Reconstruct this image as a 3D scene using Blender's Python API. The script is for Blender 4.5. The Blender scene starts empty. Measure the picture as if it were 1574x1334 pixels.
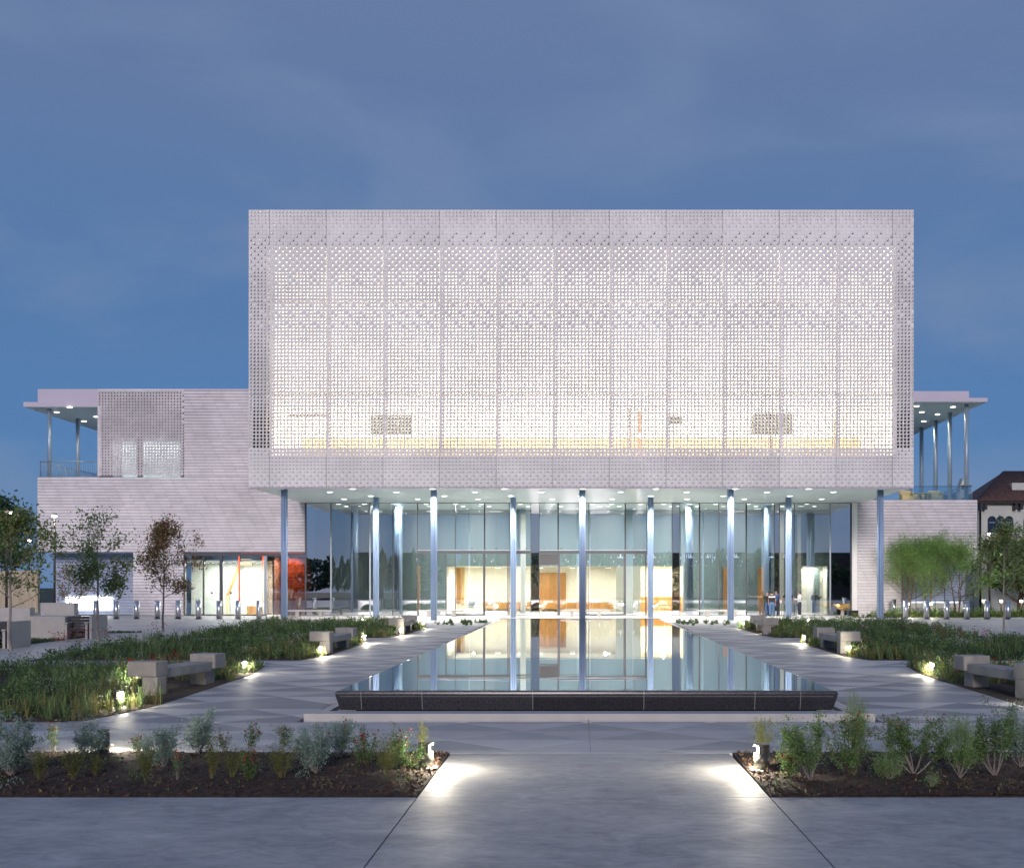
import bpy, bmesh, math, random
import numpy as np
from mathutils import Vector, Matrix

R = random.Random(7)
NR = np.random.default_rng(7)
S = bpy.context.scene
COL = S.collection
rad = math.radians
F = 1600.0            # focal length of the photograph in its own pixels
def PX(px, Y): return (px - 887.0) / F * Y
def PZ(py, Y): return 2.0 - (py - 901.0) / F * Y
def gz(Y):            # the plaza rises gently from the foreground to the building
    t = min(1.0, max(0.0, (Y - 19.0) / (57.0 - 19.0)))
    return -0.36 * (1 - t)

# ------------------------------------------------------------------ camera
cd = bpy.data.cameras.new("camera"); cam = bpy.data.objects.new("camera", cd); COL.objects.link(cam)
cam.location = (0, 0, 2.0); cam.rotation_euler = (rad(90), 0, 0)
cd.sensor_fit = 'HORIZONTAL'; cd.sensor_width = 36.0; cd.lens = 36.0 * F / 1574.0
cd.shift_x = -100.0 / 1574.0; cd.shift_y = 234.0 / 1574.0
cd.clip_start = 0.1; cd.clip_end = 3000
S.camera = cam
# ------------------------------------------------------------------ sky
SUN_EL, SUN_AZ = 14.0, 182.0      # afterglow low behind the camera
W = bpy.data.worlds.new("World"); S.world = W; W.use_nodes = True
wn, wl = W.node_tree.nodes, W.node_tree.links; wn.clear()
wo = wn.new('ShaderNodeOutputWorld'); bg = wn.new('ShaderNodeBackground'); wl.new(bg.outputs[0], wo.inputs[0])
sky = wn.new('ShaderNodeTexSky'); sky.sky_type = 'NISHITA'; sky.sun_disc = False
sky.sun_elevation = rad(SUN_EL); sky.sun_rotation = rad(SUN_AZ)
sky.air_density = 1.0; sky.dust_density = 0.4; sky.ozone_density = 3.0
tc = wn.new('ShaderNodeTexCoord'); sx = wn.new('ShaderNodeSeparateXYZ'); wl.new(tc.outputs['Generated'], sx.inputs[0])
ramp = wn.new('ShaderNodeValToRGB'); wl.new(sx.outputs[2], ramp.inputs[0])
cr = ramp.color_ramp
stops = [(0.0, (0.064, 0.157, 0.338)), (0.12, (0.062, 0.156, 0.340)), (0.27, (0.073, 0.152, 0.318)),
         (0.42, (0.100, 0.157, 0.297)), (0.55, (0.116, 0.164, 0.292)), (1.0, (0.115, 0.185, 0.34))]
cr.elements[0].position, cr.elements[0].color = 0, (*stops[0][1], 1)
cr.elements[1].position, cr.elements[1].color = 1, (*stops[-1][1], 1)
for p, c in stops[1:-1]:
    e = cr.elements.new(p); e.color = (*c, 1)
# soft clouds
div = wn.new('ShaderNodeVectorMath'); div.operation = 'MULTIPLY'; div.inputs[1].default_value = (1.0, 1.0, 2.6)
wl.new(tc.outputs['Generated'], div.inputs[0])
cn = wn.new('ShaderNodeTexNoise'); cn.inputs['Scale'].default_value = 3.3; cn.inputs['Detail'].default_value = 5; cn.inputs['Roughness'].default_value = .5
cn.inputs['Distortion'].default_value = .35
wl.new(div.outputs[0], cn.inputs['Vector'])
cm = wn.new('ShaderNodeMapRange'); cm.interpolation_type = 'SMOOTHSTEP'; cm.inputs[1].default_value = .44; cm.inputs[2].default_value = .66; cm.inputs[3].default_value = 0; cm.inputs[4].default_value = .55
wl.new(cn.outputs[0], cm.inputs[0])
cmix = wn.new('ShaderNodeMix'); cmix.data_type = 'RGBA'; wl.new(cm.outputs[0], cmix.inputs[0]); wl.new(ramp.outputs[0], cmix.inputs[6])
cmix.inputs[7].default_value = (0.145, 0.205, 0.340, 1)
nm = wn.new('ShaderNodeVectorMath'); nm.operation = 'SCALE'; nm.inputs['Scale'].default_value = 0.006
wl.new(sky.outputs[0], nm.inputs[0])
ad = wn.new('ShaderNodeVectorMath'); ad.operation = 'ADD'; wl.new(cmix.outputs[2], ad.inputs[0]); wl.new(nm.outputs[0], ad.inputs[1])
wl.new(ad.outputs[0], bg.inputs[0]); bg.inputs[1].default_value = 1.0
# afterglow of the set sun
sl = bpy.data.lights.new("sun", 'SUN'); sl.energy = 1.45; sl.angle = rad(12); sl.color = (1.0, 0.87, 0.89)
so = bpy.data.objects.new("sun", sl); COL.objects.link(so)
_d = Vector((math.sin(rad(SUN_AZ)) * math.cos(rad(SUN_EL)), math.cos(rad(SUN_AZ)) * math.cos(rad(SUN_EL)), math.sin(rad(SUN_EL))))
so.rotation_euler = _d.to_track_quat('Z', 'Y').to_euler(); so.location = (-30, -40, 30)
S.view_settings.view_transform = 'Standard'; S.view_settings.look = 'None'
S.view_settings.exposure = 0.22; S.view_settings.gamma = 1.0; S.view_settings.use_curve_mapping = False
S.cycles.max_bounces = 8; S.cycles.diffuse_bounces = 4; S.cycles.glossy_bounces = 5; S.cycles.transmission_bounces = 6
S.cycles.transparent_max_bounces = 14; S.cycles.sample_clamp_indirect = 40.0; S.cycles.caustics_reflective = False
S.cycles.use_denoising = True
S.cycles.use_light_tree = True

# ------------------------------------------------------------------ helpers
def mat(name, col, rough=.6, metal=0.0, var=0.0, scale=4.0, bump=0.0, bscale=None, island=0.0, stretch=(1, 1, 1),
        col2=None, emit=0.0, spec=None, detail=4, coat=0, rvar=0.0, trans=0.0):
    m = bpy.data.materials.new(name); m.use_nodes = True
    n, l = m.node_tree.nodes, m.node_tree.links
    b = n['Principled BSDF']
    b.inputs['Roughness'].default_value = rough; b.inputs['Metallic'].default_value = metal
    b.inputs['Base Color'].default_value = (*col, 1)
    if spec is not None: b.inputs['Specular IOR Level'].default_value = spec
    if coat: b.inputs['Coat Weight'].default_value = coat
    if emit:
        b.inputs['Emission Color'].default_value = (*col, 1); b.inputs['Emission Strength'].default_value = emit
    if var or bump or col2 or rvar:
        t = n.new('ShaderNodeTexCoord'); mp = n.new('ShaderNodeMapping'); mp.inputs['Scale'].default_value = stretch
        l.new(t.outputs['Object'], mp.inputs[0])
        ns = n.new('ShaderNodeTexNoise'); ns.inputs['Scale'].default_value = scale; ns.inputs['Detail'].default_value = detail
        ns.inputs['Roughness'].default_value = .6
        l.new(mp.outputs[0], ns.inputs['Vector'])
        mr = n.new('ShaderNodeMapRange'); mr.inputs[1].default_value = .35; mr.inputs[2].default_value = .65
        l.new(ns.outputs[0], mr.inputs[0])
    src = None
    if var or col2:
        mx = n.new('ShaderNodeMix'); mx.data_type = 'RGBA'
        l.new(mr.outputs[0], mx.inputs[0])
        c2 = col2 if col2 else tuple(min(1, c * (1 + var)) for c in col)
        c1 = col if col2 else tuple(c * (1 - var) for c in col)
        mx.inputs[6].default_value = (*c1, 1); mx.inputs[7].default_value = (*c2, 1)
        src = mx.outputs[2]
    if island:
        g = n.new('ShaderNodeNewGeometry'); hs = n.new('ShaderNodeHueSaturation')
        a = n.new('ShaderNodeMapRange'); a.inputs[3].default_value = 1 - island; a.inputs[4].default_value = 1 + island
        l.new(g.outputs['Random Per Island'], a.inputs[0]); l.new(a.outputs[0], hs.inputs['Value'])
        a2 = n.new('ShaderNodeMapRange'); a2.inputs[3].default_value = .5 - island * .05; a2.inputs[4].default_value = .5 + island * .05
        mu = n.new('ShaderNodeMath'); mu.operation = 'FRACT'; m7 = n.new('ShaderNodeMath'); m7.operation = 'MULTIPLY'; m7.inputs[1].default_value = 7.31
        l.new(g.outputs['Random Per Island'], m7.inputs[0]); l.new(m7.outputs[0], mu.inputs[0]); l.new(mu.outputs[0], a2.inputs[0]); l.new(a2.outputs[0], hs.inputs['Hue'])
        if src: l.new(src, hs.inputs['Color'])
        else: hs.inputs['Color'].default_value = (*col, 1)
        src = hs.outputs[0]
    if src: l.new(src, b.inputs['Base Color'])
    if rvar:
        rr = n.new('ShaderNodeMapRange'); rr.inputs[3].default_value = rough - rvar; rr.inputs[4].default_value = rough + rvar
        l.new(mr.outputs[0], rr.inputs[0]); l.new(rr.outputs[0], b.inputs['Roughness'])
    if bump:
        n2 = n.new('ShaderNodeTexNoise'); n2.inputs['Scale'].default_value = bscale or scale * 6; n2.inputs['Detail'].default_value = 3
        l.new(mp.outputs[0], n2.inputs['Vector'])
        bp = n.new('ShaderNodeBump'); bp.inputs['Strength'].default_value = bump; bp.inputs['Distance'].default_value = .02
        l.new(n2.outputs[0], bp.inputs['Height']); l.new(bp.outputs[0], b.inputs['Normal'])
    if trans:
        tr = n.new('ShaderNodeBsdfTranslucent'); ms = n.new('ShaderNodeMixShader'); ms.inputs[0].default_value = trans
        if src: l.new(src, tr.inputs[0])
        else: tr.inputs[0].default_value = (*col, 1)
        l.new(b.outputs[0], ms.inputs[1]); l.new(tr.outputs[0], ms.inputs[2]); l.new(ms.outputs[0], n['Material Output'].inputs[0])
    return m

def tag(o, label=None, cat=None, group=None, kind=None):
    if label: o['label'] = label
    if cat: o['category'] = cat
    if group: o['group'] = group
    if kind: o['kind'] = kind
    return o
def empty(name, loc=(0, 0, 0), rz=0.0, label=None, cat=None, group=None, kind=None):
    o = bpy.data.objects.new(name, None); COL.objects.link(o); o.location = loc; o.rotation_euler = (0, 0, rz)
    o.empty_display_size = .3
    return tag(o, label, cat, group, kind)
def mesh_np(name, V, FA, m, parent=None, mi=None, smooth=False):
    """V (n,3) array; FA (k,q) int array of equal-size faces."""
    me = bpy.data.meshes.new(name)
    n, (k, q) = len(V), FA.shape
    me.vertices.add(n); me.vertices.foreach_set('co', np.ascontiguousarray(V, dtype=np.float32).ravel())
    me.loops.add(k * q); me.loops.foreach_set('vertex_index', np.ascontiguousarray(FA, dtype=np.int32).ravel())
    me.polygons.add(k); me.polygons.foreach_set('loop_start', np.arange(0, k * q, q, dtype=np.int32))
    me.polygons.foreach_set('loop_total', np.full(k, q, dtype=np.int32))
    if smooth: me.polygons.foreach_set('use_smooth', np.ones(k, dtype=bool))
    for x in (m if isinstance(m, (list, tuple)) else [m]): me.materials.append(x)
    if mi is not None: me.polygons.foreach_set('material_index', mi.astype(np.int32))
    me.update(calc_edges=True); me.validate()
    o = bpy.data.objects.new(name, me); COL.objects.link(o)
    if parent: o.parent = parent
    return o
class MB:
    def __init__(s): s.v = []; s.f = []; s.mi = []; s.sm = []
    def add(s, vs, fs, mi=0, sm=False):
        b = len(s.v); s.v += [tuple(v) for v in vs]
        for f in fs: s.f.append([b + i for i in f]); s.mi.append(mi); s.sm.append(sm)
        return s
    def box(s, x0, x1, y0, y1, z0, z1, mi=0):
        vs = [(x0,y0,z0),(x1,y0,z0),(x1,y1,z0),(x0,y1,z0),(x0,y0,z1),(x1,y0,z1),(x1,y1,z1),(x0,y1,z1)]
        return s.add(vs, [(0,3,2,1),(4,5,6,7),(0,1,5,4),(1,2,6,5),(2,3,7,6),(3,0,4,7)], mi)
    def bbox(s, x0, x1, y0, y1, z0, z1, b=.01, mi=0):
        """box with chamfered edges"""
        X = [x0, x1]; Y = [y0, y1]; Z = [z0, z1]; V = []; idx = {}
        for i in (0, 1):
            for j in (0, 1):
                for k in (0, 1):
                    sx_, sy_, sz_ = (1 - 2*i)*b, (1 - 2*j)*b, (1 - 2*k)*b
                    idx[i, j, k, 0] = len(V); V.append((X[i], Y[j]+sy_, Z[k]+sz_))
                    idx[i, j, k, 1] = len(V); V.append((X[i]+sx_, Y[j], Z[k]+sz_))
                    idx[i, j, k, 2] = len(V); V.append((X[i]+sx_, Y[j]+sy_, Z[k]))
        Fs = []
        def face(f, ns):
            c = [Vector(V[q]) for q in f]; n_ = (c[1]-c[0]).cross(c[2]-c[0])
            Fs.append(f if n_.dot(Vector(ns)) > 0 else f[::-1])
        for i in (0, 1): face([idx[i,0,0,0], idx[i,1,0,0], idx[i,1,1,0], idx[i,0,1,0]], (2*i-1, 0, 0))
        for j in (0, 1): face([idx[0,j,0,1], idx[1,j,0,1], idx[1,j,1,1], idx[0,j,1,1]], (0, 2*j-1, 0))
        for k in (0, 1): face([idx[0,0,k,2], idx[1,0,k,2], idx[1,1,k,2], idx[0,1,k,2]], (0, 0, 2*k-1))
        for j in (0, 1):
            for k in (0, 1): face([idx[0,j,k,1], idx[1,j,k,1], idx[1,j,k,2], idx[0,j,k,2]], (0, 2*j-1, 2*k-1))
        for i in (0, 1):
            for k in (0, 1): face([idx[i,0,k,0], idx[i,1,k,0], idx[i,1,k,2], idx[i,0,k,2]], (2*i-1, 0, 2*k-1))
        for i in (0, 1):
            for j in (0, 1): face([idx[i,j,0,0], idx[i,j,1,0], idx[i,j,1,1], idx[i,j,0,1]], (2*i-1, 2*j-1, 0))
        for i in (0, 1):
            for j in (0, 1):
                for k in (0, 1): face([idx[i,j,k,0], idx[i,j,k,1], idx[i,j,k,2]], (2*i-1, 2*j-1, 2*k-1))
        return s.add(V, Fs, mi)
    def prism(s, pts, z0, z1, mi=0):
        """vertical prism of a ccw plan polygon"""
        n = len(pts)
        f0 = z0 if callable(z0) else (lambda x, y: z0); f1 = z1 if callable(z1) else (lambda x, y: z1)
        vs = [(x, y, f0(x, y)) for x, y in pts] + [(x, y, f1(x, y)) for x, y in pts]
        return s.add(vs, [list(range(n))[::-1], list(range(n, 2*n))] + [(i, (i+1) % n, n+(i+1) % n, n+i) for i in range(n)], mi)
    def tube(s, pts, rs, n=8, mi=0, cap=True, sm=True):
        pts = [Vector(p) for p in pts]
        if not isinstance(rs, (list, tuple)): rs = [rs] * len(pts)
        vs = []; prev = None
        for i, p in enumerate(pts):
            d = (pts[min(i+1, len(pts)-1)] - pts[max(i-1, 0)])
            d = d.normalized() if d.length > 1e-9 else Vector((0, 0, 1))
            if prev is None:
                u = d.cross(Vector((0, 1, 0)) if abs(d.y) < .9 else Vector((1, 0, 0))).normalized()
            else:
                u = (prev - d * prev.dot(d)).normalized()
            prev = u; w = d.cross(u)
            for k in range(n):
                a = 2*math.pi*k/n; vs.append(p + (u*math.cos(a) + w*math.sin(a)) * rs[i])
        fs = []
        for i in range(len(pts)-1):
            for k in range(n):
                a, b = i*n+k, i*n+(k+1) % n; fs.append((a, b, b+n, a+n))
        s.add(vs, fs, mi, sm)
        if cap:
            b0 = len(s.v) - len(vs)
            s.f.append([b0+k for k in range(n)][::-1]); s.mi.append(mi); s.sm.append(False)
            s.f.append([b0+(len(pts)-1)*n+k for k in range(n)]); s.mi.append(mi); s.sm.append(False)
        return s
    def cyl(s, x, y, z0, z1, r, n=16, mi=0, r1=None):
        return s.tube([(x, y, z0), (x, y, z1)], [r, r if r1 is None else r1], n, mi)
    def obj(s, name, m, parent=None, kind=None):
        me = bpy.data.meshes.new(name); me.from_pydata(s.v, [], s.f)
        for x in (m if isinstance(m, (list, tuple)) else [m]): me.materials.append(x)
        me.polygons.foreach_set('material_index', s.mi); me.polygons.foreach_set('use_smooth', s.sm)
        me.update()
        o = bpy.data.objects.new(name, me); COL.objects.link(o)
        if parent: o.parent = parent
        if kind: o['kind'] = kind
        return o
def dup(root, loc=None, rz=None, label=None, scale=None):
    r = root.copy(); COL.objects.link(r)
    if loc is not None: r.location = loc
    if rz is not None: r.rotation_euler = (0, 0, rz)
    if label: r['label'] = label
    if scale: r.scale = scale
    for ch in list(root.children):
        c = ch.copy(); COL.objects.link(c); c.parent = r
        for g in list(ch.children):
            d = g.copy(); COL.objects.link(d); d.parent = c
    return r
def lamp(kind, name, loc, energy, col=(1, .95, .85), size=.1, rot=None, parent=None, angle=None, blend=.6, size_y=None):
    l = bpy.data.lights.new(name, kind); l.energy = energy; l.color = col
    if kind == 'AREA':
        l.size = size
        if size_y: l.shape = 'RECTANGLE'; l.size_y = size_y
    else: l.shadow_soft_size = size
    if kind == 'SPOT': l.spot_size = angle or rad(120); l.spot_blend = blend
    o = bpy.data.objects.new(name, l); COL.objects.link(o); o.location = loc
    if rot: o.rotation_euler = rot
    if parent: o.parent = parent
    return o

# ------------------------------------------------------------------ materials
M_SCREEN = mat('white_concrete_screen', (.85, .825, .79), .55, var=.07, scale=.35, bump=.15, bscale=30)
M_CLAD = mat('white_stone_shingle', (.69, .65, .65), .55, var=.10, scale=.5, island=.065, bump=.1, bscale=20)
M_CLAD_SHADE = mat('shaded_stone_shingle', (.34, .40, .52), .55, var=.05, scale=.5, island=.07)  # darker blue copy of the shingle, with the recess shade painted in
M_FASCIA = mat('painted_fascia', (.55, .50, .58), .5, var=.03, scale=.5)
M_SOFFIT = mat('soffit_plaster', (.52, .63, .67), .5, var=.05, scale=.25)
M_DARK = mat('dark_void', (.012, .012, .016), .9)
M_CREAM = mat('cream_plaster', (.82, .79, .70), .7, var=.03, scale=.6)
M_WHITEWALL = mat('white_gallery_wall', (.82, .80, .74), .8, var=.02, scale=.5)
M_TEAL = mat('grey_green_wall_panel', (.17, .23, .24), .4, var=.15, scale=.7, stretch=(1, 1, .1))
M_WOOD = mat('oak_panel', (.42, .20, .055), .45, var=.25, scale=2.0, stretch=(1, 1, .15), bump=.05)
M_WOODLT = mat('pale_oak', (.60, .42, .20), .5, var=.12, scale=2.0, stretch=(1, 1, .15))
M_COLUMN = mat('blue_enamelled_column', (.30, .41, .60), .48, metal=.2)
M_STEEL = mat('brushed_steel', (.62, .62, .64), .28, metal=1.0, var=.05, scale=6, stretch=(1, 1, .1))
M_FRAME = mat('dark_bronze_frame', (.07, .075, .085), .35, metal=.6)
M_FRAMELT = mat('grey_aluminium_frame', (.30, .34, .37), .35, metal=.7)
M_CONC = mat('trowelled_concrete', (.25, .25, .255), .66, col2=(.47, .465, .45), scale=1.7, stretch=(.55, 1.0, 1), bump=.08, bscale=22, rvar=.14, detail=9)
M_KERB = mat('pale_kerb_concrete', (.42, .41, .40), .6, var=.06, scale=2, bump=.1)
M_BENCHP = mat('warm_cast_concrete', (.30, .285, .255), .6, var=.16, scale=2.2, bump=.12)
M_BENCH = mat('cast_concrete', (.44, .42, .38), .65, var=.06, scale=3, bump=.12)
M_PAVL = mat('light_paver', (.44, .435, .43), .62, var=.12, scale=1.2, bump=.06, rvar=.08)
M_PAVM = mat('mid_paver', (.33, .33, .335), .62, var=.10, scale=1.2, bump=.06)
M_PAVD = mat('dark_paver', (.245, .25, .27), .6, var=.14, scale=1.2, bump=.06, rvar=.08)
M_GRANITE = mat('black_granite', (.018, .019, .024), .20, col2=(.06, .06, .068), scale=55, detail=2, rvar=.06)
M_MULCH = mat('bark_mulch', (.016, .009, .006), .95, col2=(.065, .036, .022), scale=14, bump=1.0, bscale=40)
M_CHIP = mat('bark_chip', (.075, .042, .026), .9, island=.85)
M_BARK = mat('tree_bark', (.27, .235, .205), .8, var=.25, scale=10, stretch=(1, 1, .3), bump=.3)
M_BARKD = mat('brown_twig', (.12, .075, .045), .8, var=.2, scale=10)
def leafm(name, c, isl=.45, tr=.35, rough=.55): return mat(name, c, rough, island=isl, trans=tr, spec=.3)
M_LEAF_OLIVE = leafm('olive_leaf', (.20, .215, .075), .5)
M_LEAF_GREEN = leafm('green_leaf', (.13, .22, .07), .5)
M_LEAF_RUST = leafm('rusty_autumn_leaf', (.24, .13, .075), .55)
M_LEAF_SILVER = leafm('silver_grey_leaf', (.26, .36, .29), .3)
M_LEAF_BRIGHT = leafm('yellow_green_leaf', (.13, .17, .035), .4)
M_LEAF_DARK = leafm('dark_bush_leaf', (.055, .11, .045), .5)
M_LEAF_FEATHER = leafm('feathery_leaf', (.22, .37, .10), .45)
M_GRASS = leafm('grass_blade', (.12, .18, .07), .45)
M_STRAW = leafm('straw_stem', (.24, .22, .08), .4)
M_RED = leafm('red_petal', (.38, .012, .025), .3)
M_PINK = leafm('pink_petal', (.40, .10, .10), .3)
M_WHITEFL = leafm('white_petal', (.40, .42, .38), .2)
M_TERRAIN = mat('lawn_ground', (.03, .045, .02), .95, var=.3, scale=.6)
M_ROOF = mat('dark_clay_tile', (.075, .04, .035), .6, var=.3, scale=3)
M_STUCCO = mat('cream_stucco', (.52, .54, .50), .8, var=.05, scale=.6)
M_BLACKMETAL = mat('black_metal', (.02, .02, .022), .4, metal=.3)
M_POLE = mat('brown_lamp_pole', (.055, .045, .04), .45, metal=.4)
M_WINDOWGLASS = mat('dark_window_glass', (.015, .03, .06), .05)
def emis(name, col, s):
    m = bpy.data.materials.new(name); m.use_nodes = True; n = m.node_tree.nodes; n.clear()
    e = n.new('ShaderNodeEmission'); o = n.new('ShaderNodeOutputMaterial'); e.inputs[0].default_value = (*col, 1); e.inputs[1].default_value = s
    m.node_tree.links.new(e.outputs[0], o.inputs[0]); return m
M_DISC = emis('downlight_lens', (1, .97, .90), 4)
M_LENS = emis('bollard_lens', (1, .93, .78), 11)
M_STREET = emis('street_lamp_lens', (1, .97, .92), 60)
def glass(name, tint=(.80, .88, .90), refl=.16, rough=.0, fres=1.52, rcol=(.93, .96, 1)):
    m = bpy.data.materials.new(name); m.use_nodes = True; n, l = m.node_tree.nodes, m.node_tree.links; n.clear()
    o = n.new('ShaderNodeOutputMaterial'); t = n.new('ShaderNodeBsdfTransparent'); t.inputs[0].default_value = (*tint, 1)
    g = n.new('ShaderNodeBsdfGlossy'); g.inputs[0].default_value = (*rcol, 1); g.inputs['Roughness'].default_value = rough
    fr = n.new('ShaderNodeFresnel'); fr.inputs[0].default_value = fres
    mr = n.new('ShaderNodeMapRange'); mr.inputs[1].default_value = 0; mr.inputs[2].default_value = 1; mr.inputs[3].default_value = refl; mr.inputs[4].default_value = 1
    mx = n.new('ShaderNodeMixShader'); l.new(fr.outputs[0], mr.inputs[0]); l.new(mr.outputs[0], mx.inputs[0])
    l.new(t.outputs[0], mx.inputs[1]); l.new(g.outputs[0], mx.inputs[2]); l.new(mx.outputs[0], o.inputs[0]); return m
M_GLASS = glass('curtain_glass', (.86, .94, .95), .40)
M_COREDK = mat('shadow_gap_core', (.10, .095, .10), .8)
M_GROUT = mat('pale_grout', (.26, .255, .24), .7)
M_GLASSDK = glass('dark_mirror_glass', (.10, .11, .12), .60)
M_GLASSRED = glass('bronze_tinted_glass', (.62, .58, .55), .25)
M_GLASSTHIN = glass('balustrade_glass', (.80, .88, .92), .10)
# trowelled concrete: clouds, brush streaks and fine grain
def concrete(name, c1, c2, rough):
    m = mat(name, c1, rough, bump=.10, bscale=26); n, l = m.node_tree.nodes, m.node_tree.links; b = n['Principled BSDF']
    t = n.new('ShaderNodeTexCoord'); out = None
    for sc, st, w_, dt, ds in ((.9, (.8, 1, 1), .42, 8, .8), (3.6, (.6, 1.1, 1), .34, 7, 1.6), (24, (.3, 1, 1), .08, 3, 0), (130, (1, 1, 1), .12, 2, 0)):
        mp = n.new('ShaderNodeMapping'); mp.inputs['Scale'].default_value = st; mp.inputs['Rotation'].default_value = (0, 0, .12*sc % .5); l.new(t.outputs['Object'], mp.inputs[0])
        q = n.new('ShaderNodeTexNoise'); q.inputs['Scale'].default_value = sc; q.inputs['Detail'].default_value = dt; q.inputs['Roughness'].default_value = .68; q.inputs['Distortion'].default_value = ds; l.new(mp.outputs[0], q.inputs['Vector'])
        mu = n.new('ShaderNodeMath'); mu.operation = 'MULTIPLY'; mu.inputs[1].default_value = w_; l.new(q.outputs[0], mu.inputs[0])
        if out is None: out = mu.outputs[0]
        else:
            ad_ = n.new('ShaderNodeMath'); l.new(out, ad_.inputs[0]); l.new(mu.outputs[0], ad_.inputs[1]); out = ad_.outputs[0]
    mr = n.new('ShaderNodeMapRange'); mr.inputs[1].default_value = .40; mr.inputs[2].default_value = .62; l.new(out, mr.inputs[0])
    mx = n.new('ShaderNodeMix'); mx.data_type = 'RGBA'; mx.inputs[6].default_value = (*c1, 1); mx.inputs[7].default_value = (*c2, 1); l.new(mr.outputs[0], mx.inputs[0]); l.new(mx.outputs[2], b.inputs['Base Color'])
    rr_ = n.new('ShaderNodeMapRange'); rr_.inputs[3].default_value = rough+.06; rr_.inputs[4].default_value = rough-.05; l.new(mr.outputs[0], rr_.inputs[0]); l.new(rr_.outputs[0], b.inputs['Roughness'])
    return m
M_CONC = concrete('foreground_concrete', (.25, .25, .26), (.49, .48, .465), .62)
# water
M_WATER = bpy.data.materials.new('pool_water'); M_WATER.use_nodes = True
_n, _l = M_WATER.node_tree.nodes, M_WATER.node_tree.links; _b = _n['Principled BSDF']
_b.inputs['Base Color'].default_value = (.006, .010, .016, 1); _b.inputs['Roughness'].default_value = .03; _b.inputs['IOR'].default_value = 1.5
_b.inputs['Coat Weight'].default_value = 1.0; _b.inputs['Coat IOR'].default_value = 2.3; _b.inputs['Coat Roughness'].default_value = .01
_t = _n.new('ShaderNodeTexCoord'); _m = _n.new('ShaderNodeMapping'); _m.inputs['Scale'].default_value = (.35, 1.6, 1)
_x = _n.new('ShaderNodeTexNoise'); _x.inputs['Scale'].default_value = 1.2; _x.inputs['Detail'].default_value = 2
_p = _n.new('ShaderNodeBump'); _p.inputs['Strength'].default_value = .10; _p.inputs['Distance'].default_value = .01
_l.new(_t.outputs['Object'], _m.inputs[0]); _l.new(_m.outputs[0], _x.inputs['Vector']); _l.new(_x.outputs[0], _p.inputs['Height']); _l.new(_p.outputs[0], _b.inputs['Normal']); _l.new(_p.outputs[0], _b.inputs['Coat Normal'])

_g = _n.new('ShaderNodeBsdfGlossy'); _g.inputs['Roughness'].default_value = .008; _f = _n.new('ShaderNodeFresnel'); _f.inputs[0].default_value = 1.4
_r = _n.new('ShaderNodeMapRange'); _r.inputs[2].default_value = .42; _r.inputs[3].default_value = .02; _r.inputs[4].default_value = .98
_s = _n.new('ShaderNodeMixShader'); _l.new(_p.outputs[0], _g.inputs['Normal']); _l.new(_f.outputs[0], _r.inputs[0]); _l.new(_r.outputs[0], _s.inputs[0])
_l.new(_b.outputs[0], _s.inputs[1]); _l.new(_g.outputs[0], _s.inputs[2]); _l.new(_s.outputs[0], _n['Material Output'].inputs[0]); _b.inputs['Coat Weight'].default_value = 0

def object_tone(m, amt):          # small tone shift from one cast panel to the next
    n, l = m.node_tree.nodes, m.node_tree.links; b = n['Principled BSDF']; src = b.inputs['Base Color'].links[0].from_socket
    oi = n.new('ShaderNodeObjectInfo'); mr = n.new('ShaderNodeMapRange'); mr.inputs[3].default_value = 1-amt; mr.inputs[4].default_value = 1+amt*.6
    hs = n.new('ShaderNodeHueSaturation'); l.new(oi.outputs['Random'], mr.inputs[0]); l.new(mr.outputs[0], hs.inputs['Value']); l.new(src, hs.inputs['Color']); l.new(hs.outputs[0], b.inputs['Base Color'])
for m_, k_ in ((M_SCREEN, .06), (M_PAVL, .12), (M_PAVD, .15), (M_PAVM, .10), (M_CONC, .06), (M_BENCHP, .12), (M_GRANITE, .25)): object_tone(m_, k_)
# ================================================================== SETTING: ground and paving
g = MB().add([(-900,-300,-.62),(900,-300,-.62),(900,1500,-.62),(-900,1500,-.62)], [(0,1,2,3)]).obj('ground', M_TERRAIN, kind='structure')
YB = [-40, 3.0, 11.66, 14.75, 18.6, 19.0, 57.0, 130.0]
def strip(x0, x1, ys, dz=0.0):
    m = MB()
    for a, b in zip(ys[:-1], ys[1:]):
        m.add([(x0,a,gz(a)+dz),(x1,a,gz(a)+dz),(x1,b,gz(b)+dz),(x0,b,gz(b)+dz)], [(0,1,2,3)])
    return m
M_PLAZA = mat('linear_plaza_paving', (.30, .29, .28), .5, col2=(.38, .37, .35), scale=.9, stretch=(.12, 2.2, 1), bump=.05, rvar=.08)
strip(-75, 75, [-40, 19.0, 57.0, 130.0], -.06).obj('plaza_base', M_PLAZA, kind='structure')
# large foreground slabs, cut by narrow joints
slabs = empty('walkway', kind='structure')
XJL, XJR, YJ = -1.79, 2.16, 11.66
J = .007
zt = -.36
def slab(x0, x1, y0, y1):
    b = MB().box(x0+J, x1-J, y0+J, y1-J, -.48, zt).obj('concrete_slab', M_CONC, slabs)
    return b
for (x0, x1) in [(-14, -7.9), (-7.9, XJL), (XJL, XJR), (XJR, 8.3), (8.3, 14)]:
    slab(x0, x1, 4.6, YJ); slab(x0, x1, -6, 4.6)
slab(XJL, XJR, YJ, 14.75)

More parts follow.
